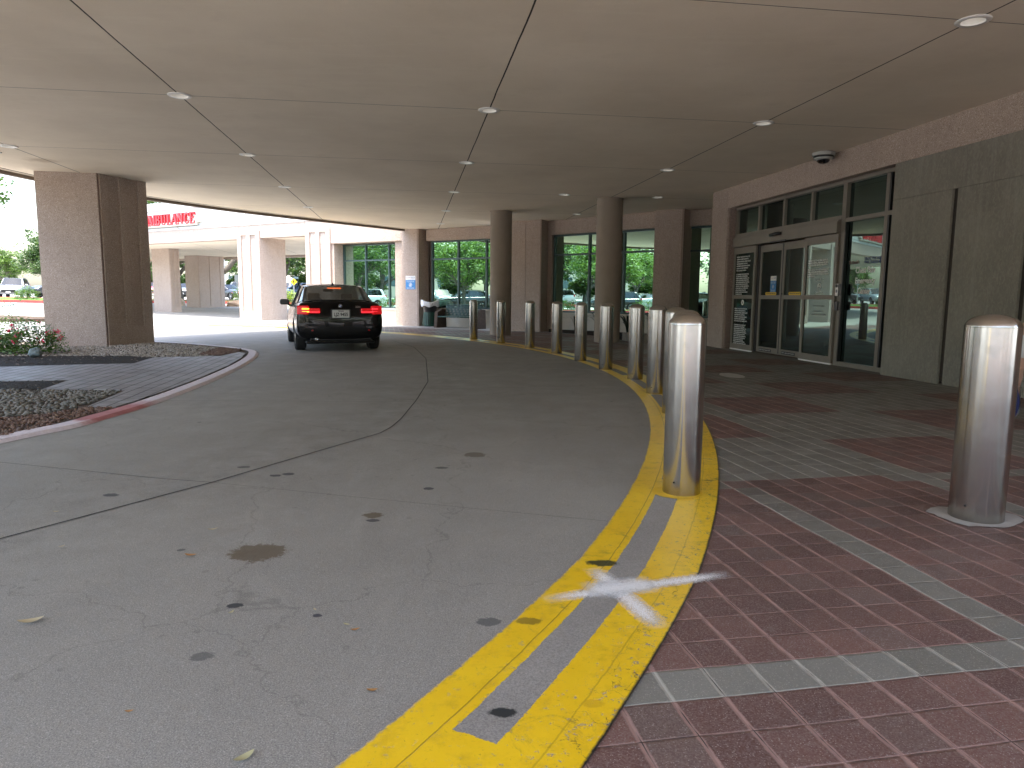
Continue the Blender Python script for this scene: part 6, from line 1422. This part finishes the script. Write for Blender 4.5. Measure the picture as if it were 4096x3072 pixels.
m.box((.101, .118, 1.553), (.045, .01, .009)); m.build('eyes_and_mouth', flat('dark_features', (.10, .04, .03), .5), pe)
m = MB(); m.tube([(.111, .115, 1.625), (.107, .132, 1.588), (.106, .118, 1.58)], [.008, .014, .010], 8); m.build('nose', M_skin, pe, True)
def shoe(M, name='shoe'):
    prof = [(-.07, .030, .012), (-.055, .040, .075), (0, .042, .080), (.06, .044, .066), (.12, .048, .052), (.17, .044, .040), (.205, .030, .028), (.215, .008, .018)]; m = MB(); vs = []
    for y, w_, h in prof:
        for i in range(10):
            a = math.pi * i / 9; vs.append(M @ V((w_ * math.cos(a), y, .018 + h * math.sin(a) ** .8)))
    m.add(vs, [(k * 10 + i, k * 10 + i + 1, (k + 1) * 10 + i + 1, (k + 1) * 10 + i) for k in range(len(prof) - 1) for i in range(9)] + [list(range(10))]); sh_ = m.build(name, M_shoe, pe, True)
    m = MB(); P = []
    for i in range(28):
        a = 2 * math.pi * i / 28; y = .072 + .146 * math.cos(a); w_ = .041 + .007 * math.cos(a) - .006 * math.sin(a * 2) ** 2; P.append((w_ * math.sin(a), y))
    n = len(P); vs = [M @ V((x, y, z)) for z in (-.006, .022) for x, y in P]; m.add(vs, [list(range(n)), list(range(n, 2 * n))[::-1]] + [(i, n + i, n + (i + 1) % n, (i + 1) % n) for i in range(n)]); m.build('sole', M_sole, sh_)
shoe(Matrix.Translation((.097, -.02, .006)))
shoe(Matrix.Translation((-.135, -.385, .305)) @ Matrix.Rotation(R(-86), 4, 'X') @ Matrix.Scale(1.06, 4))

# ------------------------------------------------------------------ light, sky, camera
EL, AZ = R(76), (-.50, -.866)          # sun nearly overhead, a little behind the camera to the left
sun = bpy.data.lights.new('sun', 'SUN'); sun.energy = 1.5; sun.angle = R(10); sun.color = (1, .968, .89)
so = bpy.data.objects.new('sun', sun); COL.objects.link(so)
dv = V((AZ[0] * math.cos(EL), AZ[1] * math.cos(EL), math.sin(EL))); so.rotation_euler = dv.to_track_quat('Z', 'Y').to_euler()
wd_ = bpy.data.worlds.new('World'); S.world = wd_; wd_.use_nodes = True
nt = wd_.node_tree; sk = nt.nodes.new('ShaderNodeTexSky'); sk.sky_type = 'NISHITA'; sk.sun_disc = False; sk.sun_elevation = EL; sk.sun_rotation = math.atan2(AZ[0], AZ[1]); sk.air_density = 1.2; sk.dust_density = 3.4; sk.ozone_density = 1.
bg = nt.nodes['Background']; nt.links.new(sk.outputs[0], bg.inputs[0]); bg.inputs[1].default_value = .15
cam = bpy.data.cameras.new('camera'); cam.sensor_width = 36; cam.lens = 24.578; cam.clip_end = 2000; cam.clip_start = .05
co = bpy.data.objects.new('camera', cam); COL.objects.link(co); S.camera = co
r_, u_, w_ = V((.99996046, .00110376, .00882391)), V((-.00889267, .12411568, .99222791)), V((0, .99226714, -.12412058))
co.matrix_world = Matrix(((r_.x, u_.x, -w_.x, 0), (r_.y, u_.y, -w_.y, 0), (r_.z, u_.z, -w_.z, 1.21), (0, 0, 0, 1)))
S.view_settings.view_transform = 'Standard'; S.view_settings.look = 'None'; S.view_settings.gamma = 1; S.view_settings.exposure = 2.92
S.cycles.max_bounces = 10; S.cycles.diffuse_bounces = 6; S.cycles.glossy_bounces = 5; S.cycles.transparent_max_bounces = 12; S.cycles.transmission_bounces = 4
S.cycles.use_denoising = True; S.cycles.sample_clamp_indirect = 6
